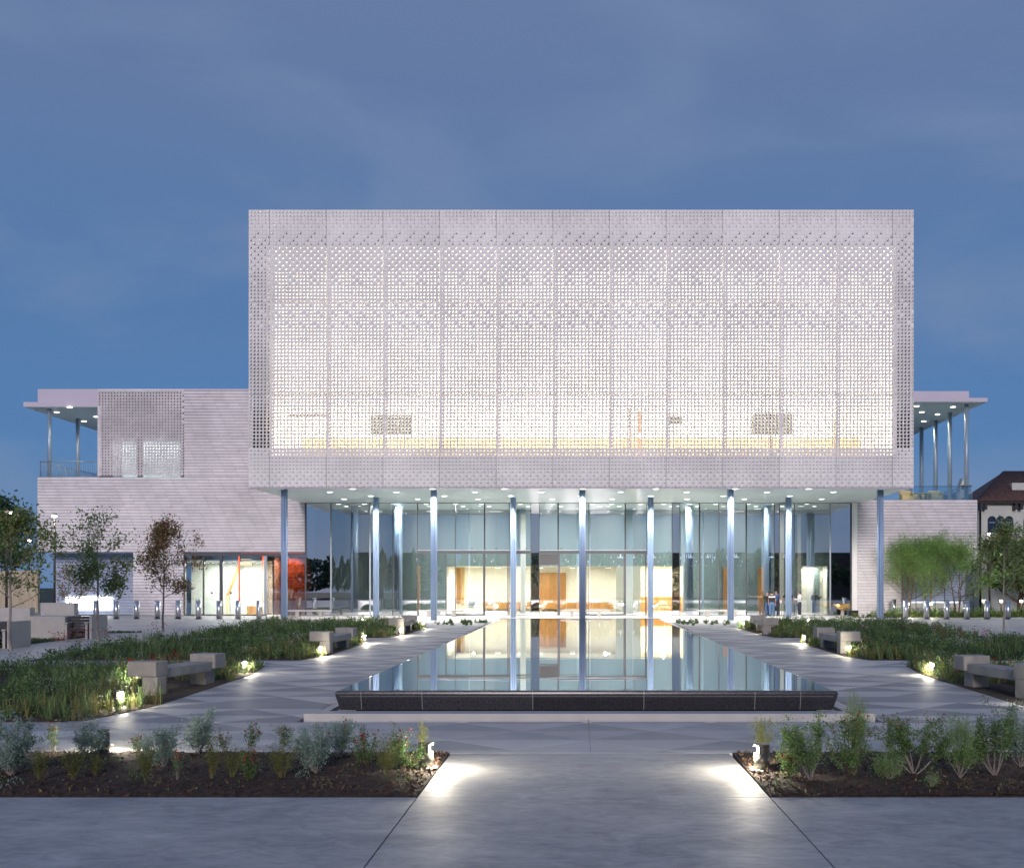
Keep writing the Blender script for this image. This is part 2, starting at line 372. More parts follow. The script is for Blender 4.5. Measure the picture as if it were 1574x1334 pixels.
# triangular pavers
PSX0, PSX1 = -4.86, 5.30          # plinth of the pool
pool_y0, pool_y1 = 19.25, 62.7
def clip_poly(poly, rect):
    x0, x1, y0, y1 = rect
    for ax, lim, sg in ((0, x0, 1), (0, x1, -1), (1, y0, 1), (1, y1, -1)):
        out = []
        for i in range(len(poly)):
            a, b = poly[i], poly[(i+1) % len(poly)]
            ia, ib = (a[ax]-lim)*sg >= 0, (b[ax]-lim)*sg >= 0
            if ia: out.append(a)
            if ia != ib:
                t = (lim-a[ax])/(b[ax]-a[ax]); out.append((a[0]+t*(b[0]-a[0]), a[1]+t*(b[1]-a[1])))
        poly = out
        if len(poly) < 3: return None
    return poly
def shrink(poly, d):
    cx = sum(p[0] for p in poly)/len(poly); cy = sum(p[1] for p in poly)/len(poly)
    r = []
    for p in poly:
        L = math.hypot(p[0]-cx, p[1]-cy); k = max(0, 1-d/max(L, .02)); r.append((cx+(p[0]-cx)*k, cy+(p[1]-cy)*k))
    return r
def area(p): return .5*sum(p[i][0]*p[(i+1) % len(p)][1]-p[(i+1) % len(p)][0]*p[i][1] for i in range(len(p)))
TW, TH = 2.15, 1.0
rects = [(-24, 26, 14.76, 18.1), (-8.9, PSX0-.02, 18.1, 57.5), (PSX1+.02, 9.6, 18.1, 57.5),
         (-16.6, -8.9, 29.6, 31.5), (-16.6, -8.9, 41, 43), (9.6, 17.2, 29.6, 31.5), (9.6, 17.2, 41, 43)]
tris = []
for rc in rects:
    j0 = int(math.floor(rc[2]/TH))-1; j1 = int(math.ceil(rc[3]/TH))+1
    for j in range(j0, j1):
        for i in range(int(rc[0]/(TW/2))-3, int(rc[1]/(TW/2))+3):
            xa = i*TW/2 + .17; ya = j*TH
            up = (i + j) % 2 == 0
            t = [(xa, ya), (xa+TW, ya), (xa+TW/2, ya+TH)] if up else [(xa+TW, ya+TH), (xa, ya+TH), (xa+TW/2, ya)]
            c = clip_poly(t, rc)
            if c is None: continue
            if abs(area(c)) < .05: continue
            if area(c) < 0: c = c[::-1]
            dark = up
            if R.random() < .10: dark = not dark
            tris.append((min(p[1] for p in c), dark, shrink(c, .008)))
tris.sort(key=lambda t: t[0])
pav = empty('patterned_pavement', kind='structure')
far = MB()
for n, (y, dark, c) in enumerate(tris):
    th = R.uniform(0, .002)
    z1 = lambda x, y_: gz(y_)+th; z0 = lambda x, y_: gz(y_)-.05
    if n < 295:
        MB().prism(c, z0, z1).obj('paver', (M_PAVM if y < 18.0 else M_PAVD) if dark else M_PAVL, pav)
    else:
        far.prism(c, z0, z1, 0 if not dark else 1)
far.obj('distant_pavers', [M_PAVL, M_PAVD], pav, kind='stuff')

# far plaza strips of long linear pavers on both sides of the beds (real joints, joined)
lin = MB()
for (x0, x1, y0, y1) in [(-34, -16.7, 18.1, 57.5), (17.3, 36, 18.1, 57.5), (-36, 36, 57.55, 70.6)]:
    y = y0
    while y < y1 - .2:
        hh = .62; x = x0 + R.uniform(-1.2, 0)
        while x < x1:
            L = R.choice([1.2, 1.8, 2.4]); a, b = max(x, x0), min(x+L, x1)
            if b - a > .1 and not (pool_y1+.6 > y and PSX0-.05 < (a+b)/2 < PSX1+.05):
                lin.prism([(a+.01, y+.012), (b-.01, y+.012), (b-.01, min(y+hh, y1)-.012), (a+.01, min(y+hh, y1)-.012)],
                          lambda X_, Y_: gz(Y_)-.05, lambda X_, Y_: gz(Y_), 0 if R.random() < .6 else 1)
            x += L
        y += hh
lin.obj('linear_paving', [mat('pale_linear_paver', (.50, .48, .45), .5, island=.08), mat('grey_linear_paver', (.42, .41, .40), .5, island=.08)], kind='stuff')

# ================================================================== POOL
pool = empty('reflecting_pool', (0, 0, 0), 0, 'long black granite reflecting pool filled to the brim in front of the lobby', 'pool')
WZ = .08; X0, X1 = -4.40, 4.75
MB().add([(X0+.02, pool_y0+.01, WZ), (X1-.02, pool_y0+.01, WZ), (X1-.02, pool_y1, WZ), (X0+.02, pool_y1, WZ)], [(0,1,2,3)]).obj('water', M_WATER, pool)
# near wall: rounded lip course over a battered lower course
def wall_profile(t):    # outward offset / z profile of lip & base, t in list
    return t
zb = gz(18.6)+.095
lip = [(.0, WZ-.004), (-.03, WZ-.008), (-.055, WZ-.03), (-.062, WZ-.06), (-.055, WZ-.105), (.25, WZ-.105)]
low = [(-.052, WZ-.112), (.02, zb-.02), (.30, zb-.02), (.30, WZ-.112)]
def course(prof, xs0, xs1, side, name, mi=None, m_=None):
    """extrude an (outward,z) profile along the near wall (side 'n') or the long walls ('l','r'), mitred at the corners"""
    vs = []
    for end, s_ in ((xs0, 0), (xs1, 1)):
        for o_, z_ in prof:
            if side == 'n':
                x_ = end
                if abs(end - X0) < 1e-6: x_ = X0 + o_
                if abs(end - X1) < 1e-6: x_ = X1 - o_
                vs.append((x_, pool_y0 + o_, z_))
            elif side == 'l':
                y_ = pool_y0 + o_ if abs(end-pool_y0) < 1e-6 else end
                vs.append((X0 + o_, y_, z_))
            else:
                y_ = pool_y0 + o_ if abs(end-pool_y0) < 1e-6 else end
                vs.append((X1 - o_, y_, z_))
    n = len(prof)
    fs = [(i, (i+1) % n, n+(i+1) % n, n+i) for i in range(n)] + [list(range(n)), list(range(n, 2*n))[::-1]]
    m = MB().add(vs, fs)
    o = m.obj(name, m_ or M_GRANITE, pool)
    bm = bmesh.new(); bm.from_mesh(o.data); bmesh.ops.recalc_face_normals(bm, faces=bm.faces[:]); bm.to_mesh(o.data); bm.free()
    return o
joints = [X0] + [PX(p, 19.25) for p in (555.6, 649, 819, 989.6, 1160, 1230)] + [X1]
grout = [(.006, WZ-.012), (-.045, WZ-.03), (-.052, WZ-.10), (-.046, WZ-.12), (.026, zb-.015), (.2, zb-.015), (.2, WZ-.012)]
course(grout, X0+.02, X1-.02, 'n', 'grout_bed', None, M_GROUT)
for a, b in zip(joints[:-1], joints[1:]):
    aa = a if a == X0 else a+.006; bb = b if b == X1 else b-.006
    course(lip, aa, bb, 'n', 'granite_coping'); course(low, aa, bb, 'n', 'granite_block')
y = pool_y0; k = 0
while y < pool_y1 - .1:
    y2 = min(y+2.06, pool_y1)
    for sd in 'lr':
        course(lip, y if y == pool_y0 else y+.006, y2-.006, sd, 'granite_coping')
        course(low, y if y == pool_y0 else y+.006, y2-.006, sd, 'granite_block')
    y = y2
m = MB(); m.box(X0+.26, X1-.26, pool_y0+.26, pool_y1, -.45, WZ-.02)
m.box(X0-.35, X1+.35, pool_y0-.33, pool_y1, -.5, -.42)        # drain channel floor
m.obj('basin', M_GRANITE, pool)
m = MB(); tx = .42
kz = lambda x, y: gz(y)+.10
m.prism([(PSX0, 18.5), (PSX1, 18.5), (PSX1, 18.92), (PSX0, 18.92)], -.5, -.262)
m.obj('plinth', M_KERB, pool)
m = MB()
m.prism([(PSX0, 18.93), (X0-.28, 18.93), (X0-.28, pool_y1), (PSX0, pool_y1)], lambda x, y: gz(y)-.12, lambda x, y: gz(y)+.004)
m.prism([(X1+.28, 18.93), (PSX1, 18.93), (PSX1, pool_y1), (X1+.28, pool_y1)], lambda x, y: gz(y)-.12, lambda x, y: gz(y)+.004)
m.obj('kerb_strip', M_KERB, pool)
# cover strip at far end
MB().box(X0-.3, X1+.3, pool_y1, pool_y1+.35, -.3, .095).obj('far_kerb', M_KERB, pool)
# 
# saw joint on the axis of the cross path (thin metal strip laid in the paving)
MB().box(.19, .20, 14.78, 18.48, zt-.01, zt+.006).obj('expansion_joint', M_FRAME, pav)

# ================================================================== THE BUILDING
bld = empty('civic_building', (0, 71, 0), 0, 'large pale building whose perforated box stands on slim blue columns over a glazed lobby', 'building')
def part(mb, name, m, kind=None, parent=None):
    o = mb.obj(name, m, None, kind)
    o.parent = parent or bld
    o.matrix_parent_inverse = Matrix.Translation(-Vector((0, 71, 0)))
    return o
YF = 60.0; XL, XR = -18.94, 19.42; ZB, ZT = 7.70, 23.70
NC, NRW = 188, 78
P_X = (XR-XL)/NC; P_Z = (ZT-ZB)/NRW
def cell_state(r, c):
    """r counted from the top; returns ('hole',a,t) / ('relief',d) / None ; a = leg of the opening, t = chamfer"""
    if r <= 1: return ('hole', .40, 1)
    if r == 2: return ('hole', .36, 1) if (c % 4) != 3 else None
    if r in (3, 4): return ('hole', .34, 1) if (c + r) % 2 else None
    if r == 5: return None
    if r == 6: return ('hole', .62, 1) if c % 4 == 2 else None
    if r == 7: return ('hole', .62, 1) if c % 4 == 1 else None
    if r == 8: return ('hole', .62, 1) if c % 4 == 0 else None
    if r == 9: return ('hole', .64, 1) if c % 2 == 1 else None
    if r <= 15: return ('hole', .56, .9) if (c + r) % 2 == 0 else None
    if r <= 24:
        on = (c + r) % 2 == 0 or ((c*3 + r*5 + (c*r) % 3) % 9) < (r-14)
        return ('hole', .56, .9) if on else None
    if r <= 36:
        on = not (((c + 3*r) % 4 == 3) and (r % 3 != 0) and (r < 34))
        return ('hole', .57 + (r-25)*.003, .88) if on else None
    if r <= 66:
        a = .64 + (r-36)*.0045; t = .85 if r < 53 else max(.28, .85-(r-53)*.09)
        return ('hole', a, t)
    if r == 67: return ('hole', .6, 1) if c % 2 == 0 else ('slot', .5)
    if r == 68: return ('hole', .6, 1) if c % 2 == 1 else ('slot', .5)
    if r <= 72: return ('slot', .55)
    return ('slot', .6) if (c + r//1) % 2 else ('slot', .25) if r % 2 else None
def cells_mesh(cells, x0, ztop, y0, px, pz, th=.11, gap=.009, dish=.022):
    m_v = []; m_f = []
    for (r, c, st) in cells:
        Xa, Xb = x0 + c*px, x0 + (c+1)*px; Za, Zb = ztop - (r+1)*pz, ztop - r*pz
        xa, xb = Xa + gap, Xb - gap; zb_, zt_ = Za + gap, Zb - gap
        b = len(m_v)
        w, h = xb-xa, zt_-zb_
        m_v += [(xa, y0, zb_), (xb, y0, zb_), (xb, y0, zt_), (xa, y0, zt_), (Xa, y0+.016, Za), (Xb, y0+.016, Za), (Xb, y0+.016, Zb), (Xa, y0+.016, Zb)]
        m_f += [(b+4, b+5, b+1, b), (b+5, b+6, b+2, b+1), (b+6, b+7, b+3, b+2), (b+7, b+4, b, b+3)]
        if st is None:
            m_f.append((b, b+1, b+2, b+3)); continue
        if st[0] in ('hole', 'slot'):
            a, t = st[1], (st[2] if st[0] == 'hole' else .3); mg = .10; az = a if st[0] == 'hole' else .20
            hx1 = xb - w*mg; hx0 = hx1 - w*a*.95; hz0 = zb_ + h*mg; hz1 = hz0 + h*az*.95
            hp = [(hx0, hz0), (hx1, hz0), (hx1, hz1), (hx1-(hx1-hx0)*(1-t), hz1), (hx0, hz0+(hz1-hz0)*(1-t))]
            d0 = y0 + dish
            m_v += [(x_, d0, z_) for x_, z_ in hp] + [(x_, y0+th, z_) for x_, z_ in hp]
            i, q = b+8, b+13
            m_f += [(b, b+1, i+1, i), (b+1, b+2, i+2, i+1), (b+2, b+3, i+3, i+2), (b+3, i+4, i+3), (b+3, b, i, i+4)]
            for k in range(5):
                m_f.append((i+k, i+(k+1) % 5, q+(k+1) % 5, q+k))
        else:
            a = st[1]; hx1 = xb - w*.08; hx0 = hx1 - w*(a+.15); hz0 = zb_ + h*.08; hz1 = hz0 + h*a
            # sloping notch: deepest at its lower right
            m_v += [(hx0, y0, hz0), (hx1, y0+.085, hz0), (hx1, y0+.01, hz1), (hx0, y0, hz0+.001)]
            i = b+8
            m_f += [(b, b+1, i+1, i), (b+1, b+2, i+2, i+1), (b+2, b+3, i, i+2), (b+3, b, i), (i, i+1, i+2)]
    m = MB(); m.v = m_v; m.f = [list(f) for f in m_f]; m.mi = [0]*len(m_f); m.sm = [False]*len(m_f)
    return m
colb = [0] + [6+16*k for k in range(12)]; colb = [0] + [6 + 16*k for k in range(0, 12)] + [188]
rowb = [0, 26, 52, 78]
for ri in range(3):
    for ci in range(len(colb)-1):
        cells = []
        for r in range(rowb[ri], rowb[ri+1]):
            for c in range(colb[ci], colb[ci+1]):
                st = cell_state(r, c)
                if c in colb and st and st[0] == 'hole' and c > 0: st = ('hole', st[1]*.62, 1)   # narrow openings next to the joints
                cells.append((r, c, st))
        # squeeze each panel slightly so that the joints between the panels stay open
        jx = .007
        mb = cells_mesh(cells, XL, ZT, YF, P_X, P_Z)
        xa, xb = XL + colb[ci]*P_X, XL + colb[ci+1]*P_X; za, zb2 = ZT - rowb[ri]*P_Z, ZT - rowb[ri+1]*P_Z
        cx_, cz_ = (xa+xb)/2, (za+zb2)/2; sx_, sz_ = 1-2*jx/(xb-xa), 1-2*jx/(za-zb2)
        mb.v = [(cx_+(x-cx_)*sx_, y, cz_+(z-cz_)*sz_) for x, y, z in mb.v]
        part(mb, 'facade_panel', M_SCREEN)
# solid backing border behind the screen, with the lit opening left free
ox0, ox1 = XL+5.6*P_X, XR-5.2*P_X; oz1, oz0 = ZT-10.05*P_Z, ZT-69.0*P_Z
YBK = YF+.20
m = MB()
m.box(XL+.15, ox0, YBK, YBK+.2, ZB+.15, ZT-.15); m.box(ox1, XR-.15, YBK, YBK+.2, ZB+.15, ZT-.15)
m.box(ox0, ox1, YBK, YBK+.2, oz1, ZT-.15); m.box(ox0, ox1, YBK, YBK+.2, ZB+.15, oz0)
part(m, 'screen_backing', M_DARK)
m = MB()
# dark sheets behind the notches, coloured to stand for their shade
part(MB().box(XL+.2, XR-.2, YF+.115, YF+.13, ZB+.02, oz0-.02), 'lower_notch_shade', M_COREDK)
part(MB().box(XL+.2, XR-.2, YF+.115, YF+.13, ZT-5.9*P_Z, ZT-.04), 'upper_notch_shade', M_COREDK)
M_JOINTBLOCK = mat('grey_joint_block', (.30, .29, .28), .6)  # strips added behind the joints to block the gallery light
for ci in colb[1:-1]:
    x = XL + ci*P_X
    part(MB().box(x-.035, x+.035, YF+.113, YF+.14, oz0-.02, oz1+.9), 'joint_light_block', M_JOINTBLOCK)
for ri in (26, 52):
    z = ZT - ri*P_Z
    part(MB().box(XL+.2, XR-.2, YF+.1405, YF+.155, z-.02, z+.085), 'joint_light_block', M_JOINTBLOCK)
# vertical hangers behind the joints
M_HANG = mat('galvanised_hanger', (.42, .41, .40), .5)
for ci in colb[2:-2]:
    x = XL + ci*P_X
    part(MB().box(x-.02, x+.09, YF+.16, YF+.19, oz0, oz1), 'hanger', M_HANG)
# box body: sides, roof, rear
part(MB().box(XL, XL+.14, YF+.13, 88, ZB, ZT), 'side_wall', M_SCREEN)
part(MB().box(XR-.14, XR, YF+.13, 88, ZB, ZT), 'side_wall', M_SCREEN)
part(MB().box(XL+.145, XR-.145, YF+.5, 88, ZT-.30, ZT-.10), 'roof', M_FASCIA)
part(MB().box(XL+.145, XR-.145, 87.5, 88, ZB, ZT-.31), 'rear_wall', M_FASCIA)
# the lit gallery behind the screen
GY = 67.0
part(MB().box(ox0-.6, ox1+.6, GY, GY+.2, 9.0, ZT-.4), 'gallery_wall', M_WHITEWALL)
part(MB().box(ox0-.9, ox0-.61, YBK+.22, GY, 9.0, ZT-.4), 'gallery_end_wall', M_WHITEWALL)
part(MB().box(ox1+.61, ox1+.9, YBK+.22, GY, 9.0, ZT-.4), 'gallery_end_wall', M_WHITEWALL)
part(MB().box(ox0-.6, ox1+.6, YBK+.22, GY, 8.8, 8.98), 'gallery_floor', M_WOODLT)
gc = part(MB().box(ox0-.6, ox1+.6, YBK+.22, GY, ZT-.6, ZT-.42), 'gallery_ceiling', M_WHITEWALL)
# timber dado, dark doorways and pictures seen through the openings
part(MB().box(ox0+.2, ox1-.2, GY-.12, GY-.01, 9.0, 11.5), 'timber_dado', M_WOODLT)
M_DKGREEN = mat('dark_green_opening', (.035, .045, .038), .5)
for (a, b, c, d) in [(570, 633, 638, 666), (1028, 1049, 641, 652), (1157, 1218, 637, 668)]:
    part(MB().box(PX(a, GY-.3), PX(b, GY-.3), GY-.3, GY-.13, PZ(d, GY-.3), PZ(c, GY-.3)), 'dark_window', M_DKGREEN)
for (a, b, c, d, cc) in [(966, 971, 628, 690, (.10,.10,.12)), (981, 987, 632, 700, (.5,.12,.05)), (1282, 1286, 640, 700, (.2,.12,.05)), (1184, 1186, 636, 700, (.03,.03,.03)), (431, 434, 640, 690, (.05,.04,.04)), (434, 500, 637, 640, (.05,.04,.04))]:
    part(MB().box(PX(a, GY-.6), PX(b, GY-.6), GY-.6, GY-.5, PZ(d, GY-.6), PZ(c, GY-.6)), 'gallery_post', mat('gallery_post_paint', cc, .6))
lamp('AREA', 'gallery_light', (0.2, 63.6, ZT-.75), 4600, (1, .94, .83), 36, (0, 0, 0), gc, size_y=3.5).matrix_parent_inverse = Matrix.Identity(4)
lamp('AREA', 'gallery_fill', (0.2, 63.2, 9.1), 6000, (1, .94, .83), 36, (rad(180-12), 0, 0), gc, size_y=3.0).matrix_parent_inverse = Matrix.Identity(4)  # unseen fill added at floor level to brighten the lower wall
# spot fittings whose lenses show through the screen
for px in (519, 595, 671, 819, 893, 968, 1045, 1118, 1193, 1268):
    part(MB().cyl(PX(px, 61.2), 61.2, PZ(541, 61.2), PZ(535.5, 61.2), .12, 10), 'gallery_spotlight', M_DISC)
for px in (560, 685, 817, 890, 985, 1100, 1230):
    part(MB().cyl(PX(px, 61.2), 61.2, PZ(671, 61.2), PZ(666, 61.2), .12, 10), 'gallery_spotlight', M_DISC)

# soffit with its downlights
sof = part(MB().box(XL+.15, XR-.15, YF+.14, 82, ZB, ZB+.12), 'soffit', M_SOFFIT)
part(MB().box(XL, XR, YF+.002, YF+.139, ZB-.05, ZB-.005), 'drip_edge', M_FASCIA)
DL = [(YF+.85, (542, 665, 775, 896, 1008, 1130, 1243)), (62.9, (507, 609, 730, 832, 954, 1055, 1179, 1281)),
      (65.6, (570, 683, 785, 892, 1000, 1112, 1214)), (68.0, (529, 642, 735, 849, 941, 1056, 1144, 1263))]
for Y, pxs in DL:
    for p in pxs:
        x = PX(p, Y)
        part(MB().cyl(x, Y, ZB-.015, ZB-.002, .22, 16).cyl(x, Y, ZB-.022, ZB-.016, .17, 16, 1), 'downlight', [M_STEEL, M_DISC], parent=sof).matrix_parent_inverse = Matrix.Identity(4)
        lamp('SPOT', 'downlight_beam', (x, Y, ZB-.06), 480 if Y < 62 else 680, (1, .95, .88), .045, (0, 0, 0), sof, rad(125), .7)
for Y in (72.2, 74.2):
    for p in (520, 560, 605, 655, 700, 740, 800, 850, 910, 940, 985, 1020, 1060, 1100, 1150, 1190, 1240):
        x = PX(p + (12 if Y > 73 else 0), Y)
        part(MB().cyl(x, Y, ZB-.02, ZB-.003, .16, 12), 'downlight', M_DISC, parent=sof).matrix_parent_inverse = Matrix.Identity(4)
for x in (-12.5, -7.5, -2.5, 2.5, 7.5, 12.5):
    lamp('AREA', 'lobby_ceiling_light', (x, 73.3, ZB-.1), 620, (1, .95, .86), .35, (0, 0, 0), sof)
for ch in sof.children: ch.matrix_parent_inverse = Matrix.Identity(4)

M_COLSHADE = mat('column_groove_shade', (.04, .07, .16), .5)  # dark core colour stands in for shade in the grooves between lobes
# columns: clusters of four fluted lobes
def column_mesh(x, y, z0, z1, r=.215):
    m = MB(); n = 32
    for k in range(6):
        a = 2*math.pi*k/6 - math.pi/2
        m.cyl(x+.135*math.cos(a), y+.135*math.sin(a), z0, z1, .066, 12)
    m.cyl(x, y, z0, z1, .115, 8, 1)
    m.cyl(x, y, z1, z1+.05, r*.8, 16)
    return m
for px in (437, 667, 895, 1123, 1353):
    Y = 61.6; part(column_mesh(PX(px, Y), Y, -.05, ZB-.05), 'column', [M_COLUMN, M_COLSHADE])
for px in (578, 789, 1000, 1212):
    Y = 66.8; part(column_mesh(PX(px, Y), Y, -.05, ZB-.05), 'column', [M_COLUMN, M_COLSHADE])
for px in (545, 612, 1060, 1180):
    Y = 73.6; part(MB().cyl(PX(px, Y), Y, 0, ZB-.01, .26, 20), 'interior_column', mat('slate_blue_column', (.12, .18, .26), .4))

M_BEAM = mat('dark_grey_beam', (.09, .10, .11), .6)
# ---------------- glazed lobby front
YG = 71.0
GX = [470, 509, 569, 604, 642, 700, 745, 783, 816, 829, 858, 905, 961, 994, 1033, 1045, 1075, 1105, 1147, 1190, 1198, 1221, 1276, 1308]
dark_panes = {0, 8, 14, 19, 22}
for i in range(len(GX)-1):
    xa, xb = PX(GX[i], YG)+.02, PX(GX[i+1], YG)-.02
    bulge = 0 if i in dark_panes else R.choice([.015, .03, .06]) * (1 if R.random() < .7 else -1)
    tw = R.uniform(-.012, .012)
    n = 8; V = []; Fq = []
    for k in range(n+1):
        t = k/n; x = xa+(xb-xa)*t; y = YG - bulge*4*t*(1-t) + tw*(t-.5)*(xb-xa)
        V += [(x, y, .06), (x, y, ZB-.06)]
    for k in range(n): Fq.append((2*k, 2*k+2, 2*k+3, 2*k+1))
    mb = MB().add(V, Fq, 0, True)
    part(mb, 'glass_pane', M_GLASSDK if i in dark_panes else M_GLASS)
for i, p in enumerate(GX):
    x = PX(p, YG); w = .045 if p in (509, 569, 745, 858, 961, 1075, 1147, 1276, 470, 1308) else .018
    part(MB().box(x-w, x+w, YG-.07, YG+.07, 0.055, ZB-.055), 'mullion', M_FRAMELT if p in (509, 1276, 569) else M_FRAME)
part(MB().box(PX(470, YG), PX(1308, YG), YG-.08, YG+.08, 0, .05), 'sill', M_FRAMELT)
part(MB().box(PX(470, YG), PX(1308, YG), YG-.08, YG+.08, ZB-.05, ZB-.005), 'head_rail', M_FRAMELT)
for a, b in ((642, 783), (783, 816), (829, 858), (858, 994)):
    part(MB().box(PX(a, YG)+.02, PX(b, YG)-.02, YG-.22, YG-.085, PZ(851, YG), PZ(846.5, YG)), 'entrance_beam', M_BEAM)
    part(MB().box(PX(a, YG)+.02, PX(b, YG)-.02, YG-.26, YG-.085, PZ(846, YG), PZ(845.2, YG)), 'beam_cap', M_FASCIA)
part(MB().box(PX(829, YG)+.03, PX(858, YG)-.03, YG-.20, YG-.12, PZ(868, YG), PZ(851.5, YG)), 'door_head_panel', M_COREDK)
for p in (643.5, 686, 743.5, 781, 860, 900.5, 959, 992):
    part(MB().box(PX(p, YG)-.03, PX(p, YG)+.03, YG-.2, YG-.09, .052, PZ(851.2, YG)), 'door_post', M_FRAME)
for (a, b) in ((687, 743), (901, 958)):
    part(MB().box(PX(a, YG), PX(b, YG), YG-.17, YG-.12, .055, .12), 'door_rail', M_FRAME)

# ---------------- lobby interior
YI = 77.5
def ibox(a, b, c, d, Y, dep, name, m):
    return part(MB().box(PX(a, Y), PX(b, Y), Y, Y+dep, max(0.004, PZ(d, Y)), PZ(c, Y)), name, m)
zsof = 3.5
# bulkhead above the openings
part(MB().box(-19.5, 20.5, YI, YI+.3, PZ(870, YI), ZB-.01), 'bulkhead_wall', M_TEAL)
ibox(480, 640, 870, 960, YI, .29, 'lobby_wall', M_TEAL)
ibox(640.5, 646, 870, 960, YI-.02, .3, 'door_leaf', M_WOODLT)
ibox(646.5, 684, 870, 960, YI, .29, 'lobby_wall', M_TEAL)
ibox(752+195, 985, 870, 960, YI, .28, 'lobby_wall', mat('lobby_pier', (.42,.42,.36), .5))
ibox(1050, 1232, 870, 960, YI, .29, 'lobby_wall', M_TEAL)
ibox(1272, 1330, 870, 960, YI, .29, 'lobby_wall', M_TEAL)
ibox(1112, 1118, 872, 960, YI-.3, .1, 'door_leaf', M_WOOD); ibox(1165, 1176, 872, 960, YI-.3, .1, 'door_leaf', M_WOOD)
# hall beyond
YH = 84.0
hw = part(MB().box(-12, 8.5, YH, YH+.2, 0, 5), 'hall_wall', M_CREAM)
part(MB().box(-12, 8.5, YI+.31, YH, PZ(870, YI)+.05, PZ(870, YI)+.2), 'hall_ceiling', M_WHITEWALL)
part(MB().box(PX(684, YI), PX(684, YI)+.12, YI+.31, YH, 0, 3.5), 'hall_side_wall', M_CREAM)
part(MB().box(-19.5, 20.5, YG+.1, 90, -.01, .003), 'lobby_floor', mat('polished_terrazzo', (.50, .48, .43), .18, var=.05, scale=8))
def hbox(a, b, c, d, name, m, dep=.15, Y=YH-.16):
    return part(MB().box(PX(a, Y), PX(b, Y), Y, Y+dep, max(.004, PZ(d, Y)), PZ(c, Y)), name, m)
hbox(697, 708, 873, 927, 'timber_door', M_WOOD)
hbox(829, 870, 880, 930, 'timber_door', M_WOOD)
hbox(686, 696, 871, 930, 'wall_panel', M_WOODLT); hbox(709, 714, 871, 930, 'wall_panel', M_WOODLT)
for a, b in ((742, 760), (760.5, 776), (776.5, 816), (829, 870), (870.5, 910), (910.5, 943)):
    hbox(a, b, 925, 936, 'low_locker', M_WOOD, .5, YH-.8)
hbox(952, 958, 872, 935, 'timber_post', M_WOODLT)
for p in (690, 765, 800, 830, 880, 935):
    hbox(p-4, p+4, 872.5, 873.2, 'ceiling_strip', M_DISC, .4, YH-2)
for x in (-8, -3, 2.2):
    l_ = lamp('AREA', 'hall_light', (x, 80.6, 3.35), 430, (1, .94, .80), .14, (0, 0, 0), hw); l_.matrix_parent_inverse = Matrix.Identity(4)
# warm room
rw = part(MB().box(PX(984, YI), PX(1075, YI)-.9, YI+2.6, YI+2.8, 0, 4.0), 'warm_room_wall', M_CREAM)
ibox(984, 1062, 917, 960, YI+2.4, .15, 'timber_wainscot', M_WOOD)
part(MB().box(PX(984, YI)-.2, PX(984, YI), YI+.31, YI+2.6, 0, 3.6), 'warm_room_side', M_CREAM)
part(MB().box(PX(1062, YI), PX(1062, YI)+.2, YI+.31, YI+2.6, 0, 3.6), 'warm_room_side', M_CREAM)
part(MB().box(PX(984, YI), PX(1062, YI), YI+.31, YI+2.6, PZ(868, YI)+.1, PZ(868, YI)+.2), 'warm_room_ceiling', M_CREAM)
l_ = lamp('AREA', 'warm_room_light', (PX(1022, YI), YI+1.4, 3.4), 600, (1, .82, .55), .25, (0, 0, 0), rw); l_.matrix_parent_inverse = Matrix.Identity(4)
# bright door recess at right
dr = ibox(1232, 1272, 870, 960, YI+1.6, .2, 'passage_wall', M_WHITEWALL)
part(MB().box(PX(1231, YI)-.1, PX(1231, YI), YI+.31, YI+1.6, 0, 3.55), 'passage_side', M_WHITEWALL)
part(MB().box(PX(1273, YI), PX(1273, YI)+.1, YI+.31, YI+1.6, 0, 3.55), 'passage_side', M_WHITEWALL)
ibox(1251, 1260, 873, 960, YI+1.45, .12, 'passage_door', M_TEAL)
l_ = lamp('AREA', 'passage_light', (PX(1252, YI), YI+.9, 3.45), 110, (1, .93, .78), 1.0, (0, 0, 0), dr); l_.matrix_parent_inverse = Matrix.Identity(4)
# pale curtain strips
for a, b in ((612, 618), (800, 808), (1190, 1205), (1226, 1231)):
    ibox(a, b, 790, 960, YI-.6, .08, 'curtain', mat('linen_curtain', (.48, .47, .40), .8))

# ================================================================== WINGS (clad in staggered shingles)
def cladding(x0, x1, z0, z1, Y, name, m, course=.205, tl=.82, back=True, seed=1):
    rr = random.Random(seed); mb = MB(); z = z1; j = 0
    while z > z0 + .02:
        zb_ = max(z-course, z0); off = (j % 8) * tl * .125 * 1.0
        x = x0 - tl + off
        while x < x1:
            a, b = max(x, x0), min(x+tl-.014, x1)
            if b-a > .02:
                sk = .10
                pr = rr.uniform(0, .010)
                top = (z-.020); yt = Y - .004 - pr; yb = Y - .042 - pr
                V = [(a, yb, zb_), (b, yb, zb_), (min(b+sk, x1), yt, top), (min(a+sk if a > x0 else a, x1), yt, top), (a, Y, zb_), (b, Y, zb_)]
                mb.add(V, [(0, 1, 2, 3), (4, 5, 1, 0), (0, 3, 4), (1, 5, 2)])
            x += tl
        z -= course; j += 1
    o = part(mb, name, m, kind='stuff')
    if back: part(MB().box(x0, x1, Y+.002, Y+.5, z0, z1), 'wall_core', M_COREDK)  # core coloured dark to stand for shade between the shingle courses
    return o
YW = 71.0
xw0, xwp0, xwp1, xw1 = PX(58, YW), PX(150, YW), PX(283.5, YW), PX(469, YW)
ZL = PZ(733, YW); ZTL = PZ(598, YW); ZS = PZ(848, YW); ZR = PZ(768, YW)
cladding(xw0, xw1, ZS, ZL, YW, 'shingle_cladding', M_CLAD, seed=1)
